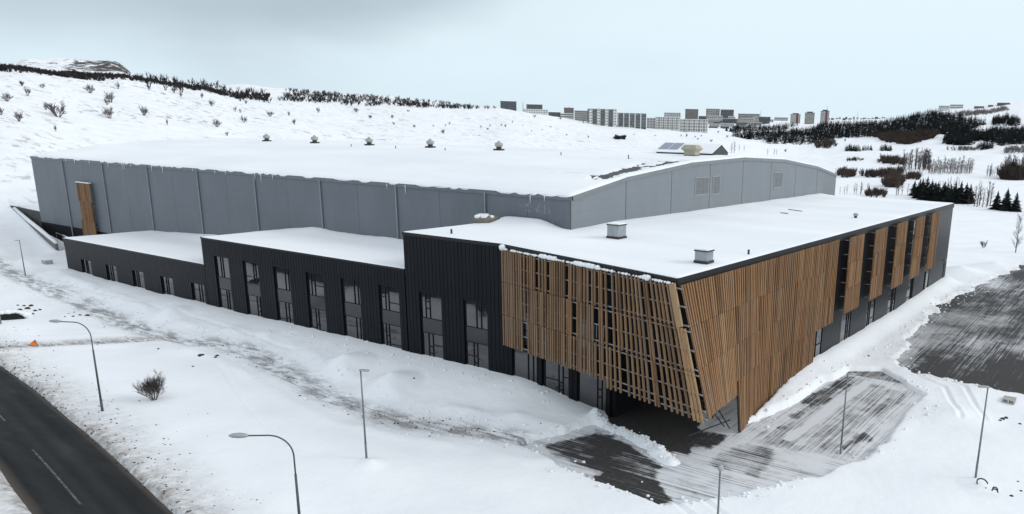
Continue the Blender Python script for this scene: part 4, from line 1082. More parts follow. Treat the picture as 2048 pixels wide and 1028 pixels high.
# ================================================================== lamps
def arm_lamp(base, head_dir, h, arm, label):
    x, y, z = base; d = np.array(head_dir, float); d /= np.linalg.norm(d)
    t = thing('street_lamp', base, label, 'street lamp')
    R_ = 1.15
    MB().tube([(x, y, z-.4), (x, y, z+.9)], [.095, .09], 10).build('pole_base', 'pole_dark', t, True)
    top = h-R_
    MB().tube([(x, y, z+.9), (x, y, z+top-1.0)], [.080, .060], 10).build('pole', 'pole_dark', t, True)
    pts = [(x, y, z+top-1.0), (x, y, z+top)]
    for a in np.linspace(.15, 1, 8):
        an = a*math.pi/2*.97; pts.append((x+d[0]*R_*(1-math.cos(an)), y+d[1]*R_*(1-math.cos(an)), z+top+R_*math.sin(an)))
    e = np.array(pts[-1])+np.array((d[0], d[1], .03))*(arm-R_-.75); pts.append(tuple(e))
    MB().tube(pts, .040, 8).build('arm', 'pole_dark', t, True)
    hd_ = MB(); s_ = np.array((-d[1], d[0], 0)); dd = np.array((d[0], d[1], .06))
    for q, (u, w_, tz, bz) in enumerate(((-.08, .05, .05, -.04), (.08, .13, .09, -.06), (.35, .17, .11, -.07), (.65, .14, .08, -.06), (.82, .05, .02, -.03))):
        c = e+dd*u; hd_.v += [tuple(c-s_*w_+np.array((0, 0, bz))), tuple(c+s_*w_+np.array((0, 0, bz))), tuple(c+s_*w_*.75+np.array((0, 0, tz))), tuple(c-s_*w_*.75+np.array((0, 0, tz)))]
    hd_.f = [(4*i+a, 4*i+b, 4*i+4+b, 4*i+4+a) for i in range(4) for a, b in ((0, 1), (1, 2), (2, 3), (3, 0))]+[(3, 2, 1, 0), (16, 17, 18, 19)]
    hd_.build('lamp_head', 'lamp_grey', t, True)
    return t
def post_lamp(base, head_dir, h, label, snow=False):
    x, y, z = base; d = np.array(head_dir, float); d /= np.linalg.norm(d)
    t = thing('street_lamp', base, label, 'street lamp')
    MB().tube([(x, y, z-.4), (x, y, z+1.1)], .075, 10).build('pole_base', 'pole_metal', t, True)
    MB().tube([(x, y, z+1.1), (x, y, z+h)], [.066, .045], 10).build('pole', 'pole_metal', t, True)
    c = np.array((x, y, z+h+.03)); s_ = np.array((-d[1], d[0], 0)); dd = np.array((d[0], d[1], 0))
    hd_ = MB()
    for u, w_, th_ in ((-.08, .07, .05), (.10, .13, .06), (.50, .15, .05), (.62, .12, .03)):
        q = c+dd*u; hd_.v += [tuple(q-s_*w_-np.array((0, 0, .03))), tuple(q+s_*w_-np.array((0, 0, .03))), tuple(q+s_*w_+np.array((0, 0, th_))), tuple(q-s_*w_+np.array((0, 0, th_)))]
    hd_.f = [(4*i+a, 4*i+b, 4*i+4+b, 4*i+4+a) for i in range(3) for a, b in ((0, 1), (1, 2), (2, 3), (3, 0))]+[(3, 2, 1, 0), (12, 13, 14, 15)]
    hd_.build('lamp_head', 'lamp_grey', t, True)
    return t
b = hit(205, 822); dd_ = on_z(98, 656, 7.2)-on_z(168, 657, 7.2)
arm_lamp(tuple(b), dd_[:2], 7.1, 2.9, 'dark curved arm street lamp on the verge beside the leafless bush')
dd_ = on_z(492, 866, 7.2)-on_z(565, 863, 7.2)
q = on_z(586, 893, 7.2-1.15+.5); gz = ground_z(q[0], q[1]); arm_lamp((q[0], q[1], gz), dd_[:2], 7.2-gz, 2.9, 'dark curved arm street lamp on the open snow between road and icy track')
b = hit(733, 916); post_lamp(tuple(b), (.35, -1), 6.2, 'slim lamp post standing in a round snow mound beside the icy track')
b = hit(1680, 916); post_lamp(tuple(b), (.7, -.7), 6.3, 'slim lamp post at the corner of the ploughed striped forecourt')
b = hit(1951, 955); post_lamp(tuple(b), (-.4, .9), 6.3, 'slim lamp post beside the black loops of hose in the snow')
q = on_z(1441, 930, 6.25); gz = ground_z(q[0], q[1]); post_lamp((q[0], q[1], gz), (-.9, -.5), 6.2-gz, 'slim lamp post seen end on by the tyre tracks near the paved patch')
b = hit(51, 552); post_lamp(tuple(b), (-.5, .8), 4.9, 'small lamp post beside the track below the concrete retaining wall')
b = hit(2, 648); post_lamp(tuple(b), (-.5, .8), 5.2, 'lamp post next to the dark culvert mouth')

# ================================================================== small things on the snow
# fallen warning sign
b = hit(66, 692); sg = thing('warning_sign', tuple(b), 'orange triangular warning sign standing crooked in the churned snow', 'sign')
def tri_plate(sc, off, mat, nm):
    c = np.array((b[0], b[1], b[2]+.02)); u = np.array((.55, -.83, 0)); v = np.array((.5, .5, .62)); nn = np.cross(u, v); nn /= np.linalg.norm(nn)
    if np.dot(nn, CAM-c) < 0: nn = -nn
    m = c+v*.34; pts = [m+(u*a+v*(e-.12))*sc+nn*off for a, e in ((-.72, -.42), (.72, -.42), (.0, .74))]
    P_ = [tuple(p) for p in pts]+[tuple(p-nn*.05) for p in pts]
    return mesh_obj(nm, P_, [(0, 1, 2), (5, 4, 3), (0, 3, 4, 1), (1, 4, 5, 2), (2, 5, 3, 0)], mat, sg)
tri_plate(.78, 0, 'orange_red', 'sign_plate'); tri_plate(.54, .012, 'orange', 'sign_face')
MB().tube([(b[0]+.5, b[1]+.4, b[2]-.2), (b[0]+.2, b[1]+.12, b[2]+.45)], .03, 6).build('stand', 'pole_metal', sg)
# culvert mouth and stones
def rock(x, y, z, s, rn_, label, cat='rock', group=None):
    mb = MB(); blob(mb, (x, y, z), s, rn_.uniform(.5, .8), rn_); o = mb.build('rock', 'rock', None, base=(x, y, z-s*.3)); tag(o, label, cat, group); return o
rn_ = random.Random(8)
b = hit(18, 640)
cu = thing('culvert', tuple(b), 'black culvert mouth half buried in the snow by the track', 'culvert')
mb = MB(); pts_ = []
ux = np.array((.95, -.31, 0)); nx_ = np.array((-.31, -.95, 0))
for i, t_ in enumerate(np.linspace(0, math.pi, 9)):
    for d_ in (0, 2.5):
        p_ = np.array((b[0], b[1], b[2]-.25))+ux*1.5*math.cos(t_)+np.array((0, 0, 0.95*math.sin(t_)))-nx_*d_; mb.v.append(tuple(p_))
mb.f = [(2*i, 2*i+2, 2*i+3, 2*i+1) for i in range(8)]+[tuple(range(0, 18, 2))]
mb.build('mouth', 'culvert_shade', cu)  # opening closed by a flat black face, its inner shade put into colour
mb = MB()
for t_ in np.linspace(0, math.pi, 13):
    blob(mb, tuple(np.array((b[0], b[1], b[2]-.2))+ux*1.9*math.cos(t_)+np.array((0, 0, 1.05*math.sin(t_)))-nx_*.45), rn_.uniform(.35, .6), .6, rn_)
mb.build('snow_brow', 'roof_snow', cu, True)
for i, (px_, py_, s_) in enumerate(((62, 612, .28), (55, 618, .3), (70, 622, .22), (48, 612, .2), (40, 620, .25), (80, 620, .18), (36, 611, .16), (66, 628, .16))):
    b = hit(px_, py_); rock(b[0], b[1], b[2]+.02, s_, rn_, 'dark stone poking out of the snow beside the culvert', 'rock', 'stones beside the culvert')
for i, (px_, py_, s_) in enumerate(((137, 628, .14), (148, 624.5, .12), (146, 633, .16), (160, 630.5, .18), (167, 631, .16), (175, 631.5, .26), (130, 633, .1))):
    b = hit(px_, py_); rock(b[0], b[1], b[2], s_, rn_, 'small dark stone in a row across the snow below the track', 'rock', 'row of stones in the snow')
for i, (px_, py_, s_) in enumerate(((401, 711, .26), (405, 710, .2), (434, 712, .2), (431, 715, .16), (386, 733, .12), (317, 698, .12), (828, 757, .12), (513, 734, .1), (600, 792, .1))):
    b = hit(px_, py_); rock(b[0], b[1], b[2], s_, rn_, 'dark clod lying on the clean snow beside the icy track', 'rock', 'clods beside the icy track')
for i, (px_, py_, s_) in enumerate(((2005, 838, .22), (2012, 836, .18), (2000, 841, .15), (2040, 848, .14), (2023, 992, .12), (2042, 982, .1), (2036, 963, .08), (1446, 985, .1), (1266, 985, .16), (1275, 988, .1), (1737, 712, .14))):
    b = hit(px_, py_); rock(b[0], b[1], b[2], s_, rn_, 'dark clod thrown up on the snow near the ploughed ground', 'rock', 'clods by the ploughed ground')
# loops of hose
b = hit(1964, 972); hs_ = thing('hose', tuple(b), 'black loops of hose sticking out of the snow below a lamp post', 'hose')
for (ox, oy, r_, a0, a1) in ((0, 0, .42, 20, 320), (1.05, -.55, .22, 0, 185), (1.0, -.15, .18, 0, 180)):
    pts_ = [(b[0]+(ox+r_*math.cos(math.radians(a)))*.12+oy*.9-.45*(r_*math.cos(math.radians(a))+ox), b[1]-(ox+r_*math.cos(math.radians(a)))*.85, b[2]+.18+r_*.75*math.sin(math.radians(a))) for a in np.linspace(a0, a1, 16)]
    MB().tube(pts_, .045, 7).build('loop', 'hose', hs_, True)
# pallet beside the ploughed lot
b = hit(2018, 803); pl = thing('pallet', tuple(b), 'small pale wooden pallet lying on the snow beside the ploughed lot', 'pallet')
for i in range(6): box('board', pl, (b[0]-.6+i*.21, b[1]-.5, b[2]+.28), (b[0]-.44+i*.21, b[1]+.5, b[2]+.31), 'crate_wood')
for i in range(3): box('bearer', pl, (b[0]-.6, b[1]-.5+i*.44, b[2]-.1), (b[0]+.61, b[1]-.38+i*.44, b[2]+.278), 'crate_wood')
# grey utility box below the retaining wall
b = hit(95, 527); ub = thing('utility_box', tuple(b), 'small grey utility box half snowed in below the retaining wall', 'utility box')
box('case', ub, (b[0]-.5, b[1]-.6, b[2]-.3), (b[0]+.5, b[1]+.6, b[2]+.55), 'lamp_grey'); box('snow_cap', ub, (b[0]-.48, b[1]-.58, b[2]+.55), (b[0]+.48, b[1]+.58, b[2]+.68), 'roof_snow')

# ================================================================== loose snow chunks and grit
def scatter_mass(name, protos, pts, scl, mat, seed=0):
    """uncountable far trees merged in one mesh"""
    g = np.random.default_rng(seed); VV = []; TT = []; k_ = 0
    for p, s_ in zip(pts, scl):
        V, T = protos[g.integers(len(protos))]; a = g.uniform(0, 6.283); c, sn = math.cos(a), math.sin(a)
        sx = s_*g.uniform(.85, 1.2)
        W = np.c_[(V[:, 0]*c-V[:, 1]*sn)*sx, (V[:, 0]*sn+V[:, 1]*c)*sx, V[:, 2]*s_]+p
        VV.append(W); TT.append(T+k_); k_ += len(V)
    me = tri_mesh(name, np.concatenate(VV), np.concatenate(TT), mat); o = bpy.data.objects.new(name, me); link(o)
    return o
def chunk(seed):
    r_ = random.Random(seed); t_ = (1+5**.5)/2
    V = np.array([(-1, t_, 0), (1, t_, 0), (-1, -t_, 0), (1, -t_, 0), (0, -1, t_), (0, 1, t_), (0, -1, -t_), (0, 1, -t_), (t_, 0, -1), (t_, 0, 1), (-t_, 0, -1), (-t_, 0, 1)])/1.9
    V = V*np.array([[r_.uniform(.65, 1.25)] for _ in range(12)])*np.array((1.1, 1.0, .75))
    T = np.array([(0, 11, 5), (0, 5, 1), (0, 1, 7), (0, 7, 10), (0, 10, 11), (1, 5, 9), (5, 11, 4), (11, 10, 2), (10, 7, 6), (7, 1, 8), (3, 9, 4), (3, 4, 2), (3, 2, 6), (3, 6, 8), (3, 8, 9), (4, 9, 5), (2, 4, 11), (6, 2, 10), (8, 6, 7), (9, 8, 1)])
    return V, T
chunks = [chunk(900+i) for i in range(8)]
def along(line, n_, spread, seed, bias=0.0):
    g = np.random.default_rng(seed); L = smooth_line(line, .3); k_ = g.integers(0, len(L), n_); P_ = L[k_]+g.normal(0, spread, (n_, 2))+bias
    return P_
def strew(name, P_, lo, hi, mat, label, cat, seed, zoff=.3):
    g = np.random.default_rng(seed); s_ = lo+(hi-lo)*g.random(len(P_))**2.5; z = ground_z_arr(P_[:, 0], P_[:, 1])
    z = np.maximum(z, 0.02); pts_ = np.c_[P_, z+s_*zoff]
    return tag(scatter_mass(name, chunks, pts_, s_, mat, seed), label, cat, None, 'stuff')
fl = FORE[12:]+FORE[:2]
Pc = np.concatenate([along(RIDGE, 260, .35, 1), along([(-22.6, -24.5), (-21.9, -17), (-20, -11.3), (-15, -12.0)], 110, .7, 2), along([(-15, -30.4), (-19.5, -27.4), (-22.6, -25)], 90, .5, 3), along([(14.6, -27), (9.5, -32.5), (-8, -32.5)], 70, .7, 4),
                     along([(-7, -23.0), (2, -23.2), (11, -23.4), (20, -24.2), (35, -24.2), (56, -24.0)], 150, .40, 5), along([(14.6, -40), (15.5, -31), (19.5, -27.2), (33, -25.6), (56, -25), (80, -26.8)], 260, .9, 6),
                     along([(16, -46), (24, -62)], 160, 1.0, 7), along([(p[0]+2.2, p[1]) for p in TRACK[2:]], 260, .6, 8), along([(p[0]-2.2, p[1]) for p in TRACK[2:]], 160, .5, 9), along([(-13.5, 30), (-13.5, 2), (-13.2, -8)], 120, .8, 11)])
strew('snow_chunks', Pc, .03, .17, 'roof_snow', 'broken snow chunks along the ploughed edges', 'snow', 21)
rl = [tuple(p) for p in ROAD_RS[10:70]]
g = np.random.default_rng(40); L_ = np.array(smooth_line(rl, .3)); k_ = g.integers(0, len(L_), 1500); nn_ = np.array((.98, -.17)); Pg = L_[k_]+nn_*(g.exponential(1.5, 1500)-.15)[:, None]
Pg = np.concatenate([Pg, along(BRANCH, 120, .9, 41), along(TRACK[4:], 220, 1.1, 42), along([(-22.5, 2), (-21.2, -5), (-20, -9)], 160, .9, 43)])
strew('road_grit', Pg, .02, .08, 'rock', 'dark grit thrown on the snow verge', 'grit', 44, .1)

# ================================================================== vegetation meshes
def twig_bush(seed, n_stem, h, spread, levels, rad, n_sub=4, up=.5):
    """leafless shrub: thin three sided twigs, forking"""
    r_ = random.Random(seed); V = []; Fc = []
    def seg(a, b, ra, rb):
        k_ = len(V); t = b-a; L_ = np.linalg.norm(t)+1e-9; t = t/L_
        u = np.cross(t, (0, 0, 1.0)) if abs(t[2]) < .9 else np.cross(t, (1.0, 0, 0)); u /= np.linalg.norm(u); w_ = np.cross(t, u)
        for c, rr in ((a, ra), (b, rb)):
            for j in range(3): V.append(c+rr*(math.cos(2.094*j)*u+math.sin(2.094*j)*w_))
        for j in range(3): Fc.append((k_+j, k_+(j+1) % 3, k_+3+(j+1) % 3)); Fc.append((k_+j, k_+3+(j+1) % 3, k_+3+j))
    def grow(p, d, L_, rr, lev):
        m = p+d*L_*.5+np.array([r_.gauss(0, .05) for _ in range(3)])*L_; e = m+(d+np.array([r_.gauss(0, .16) for _ in range(3)]))*L_*.5
        seg(p, m, rr, rr*.8); seg(m, e, rr*.8, rr*.55)
        if lev <= 0: return
        for i in range(n_sub):
            t = r_.uniform(.35, 1.0); q = p+(m-p)*min(1, t*2) if t < .5 else m+(e-m)*(t*2-1)
            nd = d+np.array([r_.gauss(0, .55), r_.gauss(0, .55), r_.gauss(.12, .35)])*spread; nd[2] = nd[2]+up*.25; nd /= np.linalg.norm(nd)
            grow(q, nd, L_*r_.uniform(.42, .66), rr*.55, lev-1)
    for i in range(n_stem):
        a = r_.uniform(0, 6.283); s_ = r_.uniform(.15, 1.0)*spread
        d = np.array((math.cos(a)*s_, math.sin(a)*s_, 1.0)); d /= np.linalg.norm(d)
        grow(np.array((math.cos(a)*.05*h, math.sin(a)*.05*h, -.05*h)), d, h*r_.uniform(.5, .68), rad, levels)
    return np.array(V), np.array(Fc)
def slim_tree(seed, h, rad, n_br, thin=1.0):
    """bare upright tree: tapering trunk, steep side branches with twigs"""
    r_ = random.Random(seed); V = []; Fc = []
    def seg(pts, rads, n_=4):
        k_ = len(V)
        for p, rr in zip(pts, rads):
            for j in range(n_): V.append(np.array((p[0]+rr*math.cos(6.283*j/n_), p[1]+rr*math.sin(6.283*j/n_), p[2])))
        for i in range(len(pts)-1):
            for j in range(n_):
                a, b, c, d = k_+i*n_+j, k_+i*n_+(j+1) % n_, k_+(i+1)*n_+(j+1) % n_, k_+(i+1)*n_+j; Fc.append((a, b, c)); Fc.append((a, c, d))
    tr = [np.array((r_.gauss(0, .012)*h*i/4, r_.gauss(0, .012)*h*i/4, h*i/4)) for i in range(5)]; tr[0] = np.array((0, 0, -.04*h))
    seg(tr, [rad, rad*.8, rad*.6, rad*.35, rad*.08], 5)
    for i in range(n_br):
        t = r_.uniform(.12, .92); z = t*h; a = r_.uniform(0, 6.283); L_ = h*(.10+.20*(1-t))*r_.uniform(.6, 1.2)
        k_ = min(3, int(t*4)); f_ = t*4-k_; p = tr[k_]*(1-f_)+tr[k_+1]*f_
        d = np.array((math.cos(a)*.55, math.sin(a)*.55, 1.0)); d /= np.linalg.norm(d); e = p+d*L_
        seg([p, p+d*L_*.5+np.array((math.cos(a), math.sin(a), 0))*.04*L_, e], [rad*.30*thin, rad*.2*thin, rad*.06], 3)
        for j in range(3):
            q = p+d*L_*r_.uniform(.3, .9); dd = d+np.array([r_.gauss(0, .35) for _ in range(3)]); seg([q, q+dd/np.linalg.norm(dd)*L_*.4], [rad*.14*thin, rad*.05], 3)
    return np.array(V), np.array(Fc)
def conifer(seed, h, w_, tiers, per):
    """spruce: drooping frond triangles in whorls round a trunk, uneven tips"""
    r_ = random.Random(seed); V = []; Fc = []
    for i in range(tiers):
        t = (i+.3)/tiers; z = h*(.05+.93*t); R_ = w_*(1-t)**.85*r_.uniform(.82, 1.15)+.03*h*(1-t)
        m_ = max(5, int(per*(1-.6*t)))
        for j in range(m_):
            a = 6.283*(j+r_.random()*.9)/m_; L_ = R_*r_.uniform(.7, 1.2); dz = -h*.05*r_.uniform(.5, 2.0)*(1-t*.4); wd = L_*r_.uniform(.28, .45)
            c, s_ = math.cos(a), math.sin(a); k_ = len(V)
            V += [np.array((0, 0, z+.035*h)), np.array((c*L_*.55-s_*wd, s_*L_*.55+c*wd, z+dz*.45)), np.array((c*L_, s_*L_, z+dz)), np.array((c*L_*.55+s_*wd, s_*L_*.55-c*wd, z+dz*.45)), np.array((c*L_*.5, s_*L_*.5, z+dz*.9-.02*h))]
            Fc += [(k_, k_+1, k_+2), (k_, k_+2, k_+3), (k_+1, k_+4, k_+2), (k_+4, k_+3, k_+2)]
    k_ = len(V); V += [np.array((.03*w_, 0, h*.9)), np.array((-.03*w_, .03*w_, h*.9)), np.array((-.03*w_, -.03*w_, h*.9)), np.array((0, 0, h*1.04))]
    Fc += [(k_, k_+1, k_+3), (k_+1, k_+2, k_+3), (k_+2, k_, k_+3)]
    return np.array(V), np.array(Fc)
def in_poly_pts(poly, n_, seed):
    g = np.random.default_rng(seed); poly = np.array(poly, float); lo, hi = poly.min(0), poly.max(0); out = []
    while len(out) < n_:
        q = g.uniform(lo, hi, (n_*2, 2)); sd = poly_sd(q[:, 0], q[:, 1], [tuple(p) for p in poly]); out += list(q[sd < 0])
    return np.array(out[:n_])

# near leafless bush on the open snow
b = hit(309, 800); bu = thing('bush', tuple(b), 'round leafless bush alone on the snow between road and track', 'bush')
V, T = twig_bush(3, 12, 2.1, .80, 3, .026, 6, .5)
for nm, lo, hi, mt in (('stems', 0, None, 'bark'),):
    me = tri_mesh('branches', V, T, 'bark'); o = bpy.data.objects.new('branches', me); link(o); o.parent = bu
V, T = twig_bush(4, 12, 1.95, .9, 3, .016, 6, .3); me = tri_mesh('twigs', V, T, 'twig'); o = bpy.data.objects.new('twigs', me); link(o); o.parent = bu
# hillside shrubs, each its own thing
shrub_me = []
for s_ in range(5):
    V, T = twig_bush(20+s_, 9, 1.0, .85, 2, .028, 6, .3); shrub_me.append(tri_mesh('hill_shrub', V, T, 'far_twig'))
HS = [(14, 203, 18, 1), (117, 234, 30, 1.2), (38, 243, 18, 1), (55, 192, 16, .8), (181, 186, 18, 1), (222, 205, 20, 1.1), (215, 210, 14, .8), (220, 237, 22, 1.1), (288, 231, 18, 1), (434, 254, 18, .9),
      (488, 245, 14, 1), (455, 272, 9, 1), (423, 212, 14, .9), (362, 194, 12, .6), (348, 186, 12, .9), (299, 179, 10, 1), (404, 196, 12, .6), (237, 178, 14, .6), (92, 220, 16, .5), (3, 230, 14, 1), (44, 172, 10, 1.4),
      (85, 176, 9, 1), (112, 263, 12, .5), (470, 222, 10, .7), (481, 226, 10, .5), (335, 250, 12, .4), (492, 208, 8, .9), (540, 233, 12, 1.3), (578, 232, 10, .9), (589, 249, 12, 1), (637, 225, 12, .8), (713, 224, 10, 1.3),
      (740, 237, 8, 1.4), (784, 236, 8, 1), (788, 249, 6, 1.2), (829, 255, 7, 1.2), (887, 267, 9, 1.2), (817, 224, 6, 1), (867, 253, 4, 1.3), (899, 249, 6, .8), (891, 252, 4, 1.2), (962, 256, 7, .6), (976, 260, 5, 1.3),
      (1003, 252, 5, 1), (1011, 254, 6, 1), (980, 253, 5, 1), (1025, 246, 6, .6), (1069, 235, 7, 1), (1121, 239, 5, 1.3), (1101, 255, 4, 1.2), (1084, 260, 3, 1.2), (1167, 247, 7, .6), (1133, 271, 4, 1.2), (1177, 276, 6, .8),
      (1046, 252, 3, 1), (1063, 263, 3, 1), (1268, 270, 3, 1.4), (1310, 272, 3, 1.3), (1362, 273, 6, .7), (1373, 274, 8, .7), (1390, 275, 4, 1.4), (1396, 279, 4, 1.4), (1403, 274, 5, .7), (1422, 284, 7, 1.1), (1436, 266, 6, 1), (1454, 275, 6, 1),
      (1568, 286, 8, .7), (1600, 291, 6, 1.3), (1571, 304, 7, 1.0), (690, 205, 10, 1), (1655, 290, 7, 1.4), (1690, 283, 7, 1.2)]
W, ok, rr = ground_hits([(h_[0], h_[1]) for h_ in HS])
for (x, y, ph, asp), P0, o_, r_ in zip(HS, W, ok, rr):
    if not o_: continue
    hm = ph*r_/1640*.9
    o = bpy.data.objects.new('hill_shrub', random.choice(shrub_me)); link(o); o.location = tuple(P0); o.scale = (hm*.85*asp, hm*.85*asp, hm); o.rotation_euler = (0, 0, random.uniform(0, 6.28))
    kd = 'thin upright' if asp < .75 else 'low spreading' if asp > 1.15 else 'round'
    far = 'below the far flats' if x > 1040 else 'above the hall roof' if x > 520 else 'on the slope under the dark scrub belt'
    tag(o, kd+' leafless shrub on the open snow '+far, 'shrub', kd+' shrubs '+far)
# the long dark scrub belt along the crest of the left hill
sm_me = [twig_bush(40+s_, 7, 1.0, .9, 1, .06, 5, .5) for s_ in range(4)]
sm_soft = [twig_bush(60+s_, 6, 1.0, .7, 1, .035, 5, .6) for s_ in range(4)]
def belt(poly_px, n_, hmin, hmax, mat, name, label, seed, protos):
    q = in_poly_pts(poly_px, n_, seed); W_, ok_, r_ = ground_hits(q); W_ = W_[ok_]
    g = np.random.default_rng(seed+1); s_ = g.uniform(hmin, hmax, len(W_))
    o_ = scatter_mass(name, protos, W_-np.array((0, 0, .1)), s_, mat, seed); tag(o_, label, 'scrub', None, 'stuff'); return o_
BX = [-60, 0, 100, 175, 250, 350, 425, 512, 540]; BY = [144, 147, 152.5, 161, 165, 175, 185, 195, 198]; BR = [425, 432, 445, 455, 470, 484, 497, 522, 530]
def crest_pts(x0, x1, n_, dr, seed):
    g = np.random.default_rng(seed); out = []
    for x in g.uniform(x0, x1, n_):
        r = np.interp(x, BX, BR)+g.uniform(-10, 22)*dr; P_ = at_range(x, np.interp(x, BX, BY), r); P_[2] = ground_z(P_[0], P_[1]); out.append(P_)
    return np.array(out)
pts = crest_pts(-60, 538, 1150, 1.5, 101); g = np.random.default_rng(5)
tag(scatter_mass('scrub_belt', sm_me, pts-np.array((0, 0, .15)), g.uniform(.8, 3.0, len(pts)), 'scrub_dark', 102), 'dark scrub belt along the crest of the left hill', 'scrub', None, 'stuff')
pts = crest_pts(280, 538, 55, 3.0, 109)
tag(scatter_mass('scrub_belt', sm_soft, pts, g.uniform(3.0, 5.2, len(pts)), 'scrub_dark', 110), 'taller leafless trees standing above the scrub belt', 'scrub', None, 'stuff')
belt([(552, 200), (575, 190), (640, 189), (740, 197), (800, 203), (860, 210), (800, 213), (740, 213), (690, 211), (640, 206), (560, 203)], 330, 1.8, 4.2, 'scrub_dark', 'scrub_belt', 'scattered dark thicket on the slope right of the crest belt', 103, sm_soft)
belt([(560, 180), (620, 183), (700, 190), (800, 198), (900, 206), (1000, 213), (1000, 215), (900, 209), (790, 202), (700, 195), (600, 187)], 170, 1.8, 3.8, 'scrub_dark', 'scrub_belt', 'thin line of trees on the skyline above the hall roof', 105, sm_soft)
belt([(800, 207), (880, 210), (960, 214), (1000, 217), (960, 219), (880, 217), (820, 215)], 160, 2.2, 4.0, 'scrub_dark', 'scrub_belt', 'loose shrubs on the saddle left of the far flats', 107, sm_soft)
belt([(1228, 279), (1252, 279), (1250, 277), (1232, 277)], 30, 3.0, 4.2, 'scrub_dark', 'thicket', 'dark domed thicket just behind the far roof edge of the hall', 111, sm_me)

# ------------------------------------------------------------------ woods on the far side of the valley
def c4(p): return [(1536+x/4, 180+y/4) for x, y in p]
far_con = [conifer(200+s_, 1.0, .30, 5, 6) for s_ in range(5)]
far_con = [(V, T) for V, T in far_con]
def wood(poly, n_, hmin, hmax, mat, label, seed, protos, name='wood'):
    q = in_poly_pts(poly, n_, seed); W_, ok_, r_ = ground_hits(q); W_ = W_[ok_]
    g = np.random.default_rng(seed+1); s_ = g.uniform(hmin, hmax, len(W_))
    o_ = scatter_mass(name, protos, W_-np.array((0, 0, .2)), s_, mat, seed); tag(o_, label, 'wood', None, 'stuff'); return o_
wood(c4([(330, 330), (420, 285), (900, 268), (1120, 225), (1320, 185), (1500, 215), (1740, 275), (1560, 340), (1430, 360), (1240, 345), (960, 365), (540, 390), (100, 355), (60, 340)]), 2600, 6, 11, 'far_needle', 'dark spruce wood over the hill across the valley', 301, far_con)
wood(c4([(760, 365), (1000, 350), (1380, 345), (1300, 400), (1130, 440), (940, 420), (880, 390)]), 900, 4, 8, 'scrub_brown', 'brown leafless copse below the spruce wood', 303, sm_soft)
wood(c4([(1400, 400), (1450, 350), (1560, 330), (1740, 345), (1800, 320), (2080, 315), (2080, 430), (1850, 450), (1800, 420), (1690, 400), (1640, 440), (1520, 445), (1400, 430)]), 1300, 5, 10, 'far_needle', 'dark spruce stand on the slope at the right of the valley', 305, far_con)
wood(c4([(1790, 250), (1900, 220), (2000, 240), (2020, 285), (1900, 290), (1800, 280)]), 220, 6, 11, 'far_needle', 'round dark spruce clump high on the right hill', 307, far_con)
wood(c4([(1660, 470), (1700, 445), (1800, 440), (1800, 465), (1700, 485)]), 70, 5, 8, 'far_needle', 'dark spruce clump at the foot of the right slope', 308, far_con)
wood(c4([(-300, 330), (-240, 300), (-140, 295), (0, 300), (200, 275), (240, 285), (120, 320), (-60, 330), (-260, 345)]), 420, 4, 8, 'far_needle', 'long dark hedge of spruces below the far houses', 309, far_con)
wood(c4([(-290, 370), (-180, 345), (0, 335), (90, 345), (380, 345), (540, 395), (500, 420), (350, 440), (0, 430), (-60, 400), (-160, 395)]), 900, 5, 9, 'far_needle', 'uneven dark spruce wood on the valley floor', 311, far_con)
wood(c4([(370, 440), (420, 420), (540, 415), (545, 455), (480, 470), (380, 465)]), 80, 4, 7, 'scrub_brown', 'brown thicket on the valley floor', 313, sm_soft)
for i, (x0, x1, y0, y1, nn_, lab) in enumerate(((600, 740, 455, 492, 70, 'low dark thicket with a domed top out on the snow'), (745, 840, 470, 486, 22, 'flat dark hedge beside the domed thicket'), (880, 1000, 460, 490, 50, 'square dark thicket out on the snow'))):
    wood(c4([(x0, y1), (x0+15, (y0+y1)/2), ((x0+x1)/2, y0), (x1-10, (y0+y1)/2), (x1, y1)]), nn_, 4, 6.5, 'far_needle', lab, 320+i, far_con, 'thicket')
wood(c4([(880, 590), (900, 560), (1000, 550), (1080, 580), (1090, 600), (980, 600)]), 110, 3, 7, 'scrub_brown', 'brown scrub left of the bare poplar rows', 330, sm_soft, 'thicket')
wood(c4([(550, 690), (570, 665), (690, 665), (700, 695), (620, 705)]), 60, 3, 6, 'scrub_brown', 'round brown thicket behind the hall corner', 331, sm_soft, 'thicket')
wood(c4([(710, 690), (800, 675), (960, 660), (1070, 640), (1080, 670), (960, 700), (800, 700)]), 130, 2.5, 5.5, 'scrub_brown', 'long brown hedge in front of the poplar rows', 332, sm_soft, 'thicket')
wood(c4([(920, 770), (940, 735), (1000, 720), (1080, 740), (1060, 780), (980, 790)]), 60, 4, 7, 'scrub_brown', 'dense brown thicket near the spruce row', 333, sm_soft, 'thicket')
wood(c4([(1110, 715), (1130, 690), (1200, 685), (1212, 720)]), 40, 3, 6, 'scrub_brown', 'small brown thicket behind the spruce row', 334, sm_soft, 'thicket')
wood(c4([(770, 850), (800, 825), (930, 830), (940, 860), (850, 870)]), 45, 2, 4, 'scrub_brown', 'low brown scrub beyond the wing roof', 335, sm_soft, 'thicket')
wood(c4([(1870, 715), (1890, 690), (2080, 690), (2080, 722), (1960, 725)]), 160, 5, 10, 'scrub_brown', 'brown copse with dark undergrowth at the right of the valley', 336, sm_soft, 'thicket')
wood(c4([(1880, 480), (1950, 470), (2080, 465), (2080, 505), (1900, 510)]), 70, 3, 6, 'far_twig', 'pale leafless scrub on the right slope', 337, sm_soft, 'thicket')
wood(c4([(1430, 480), (1600, 470), (1660, 485), (1560, 492)]), 40, 3, 6, 'far_twig', 'pale leafless scrub below the right spruce stand', 338, sm_soft, 'thicket')
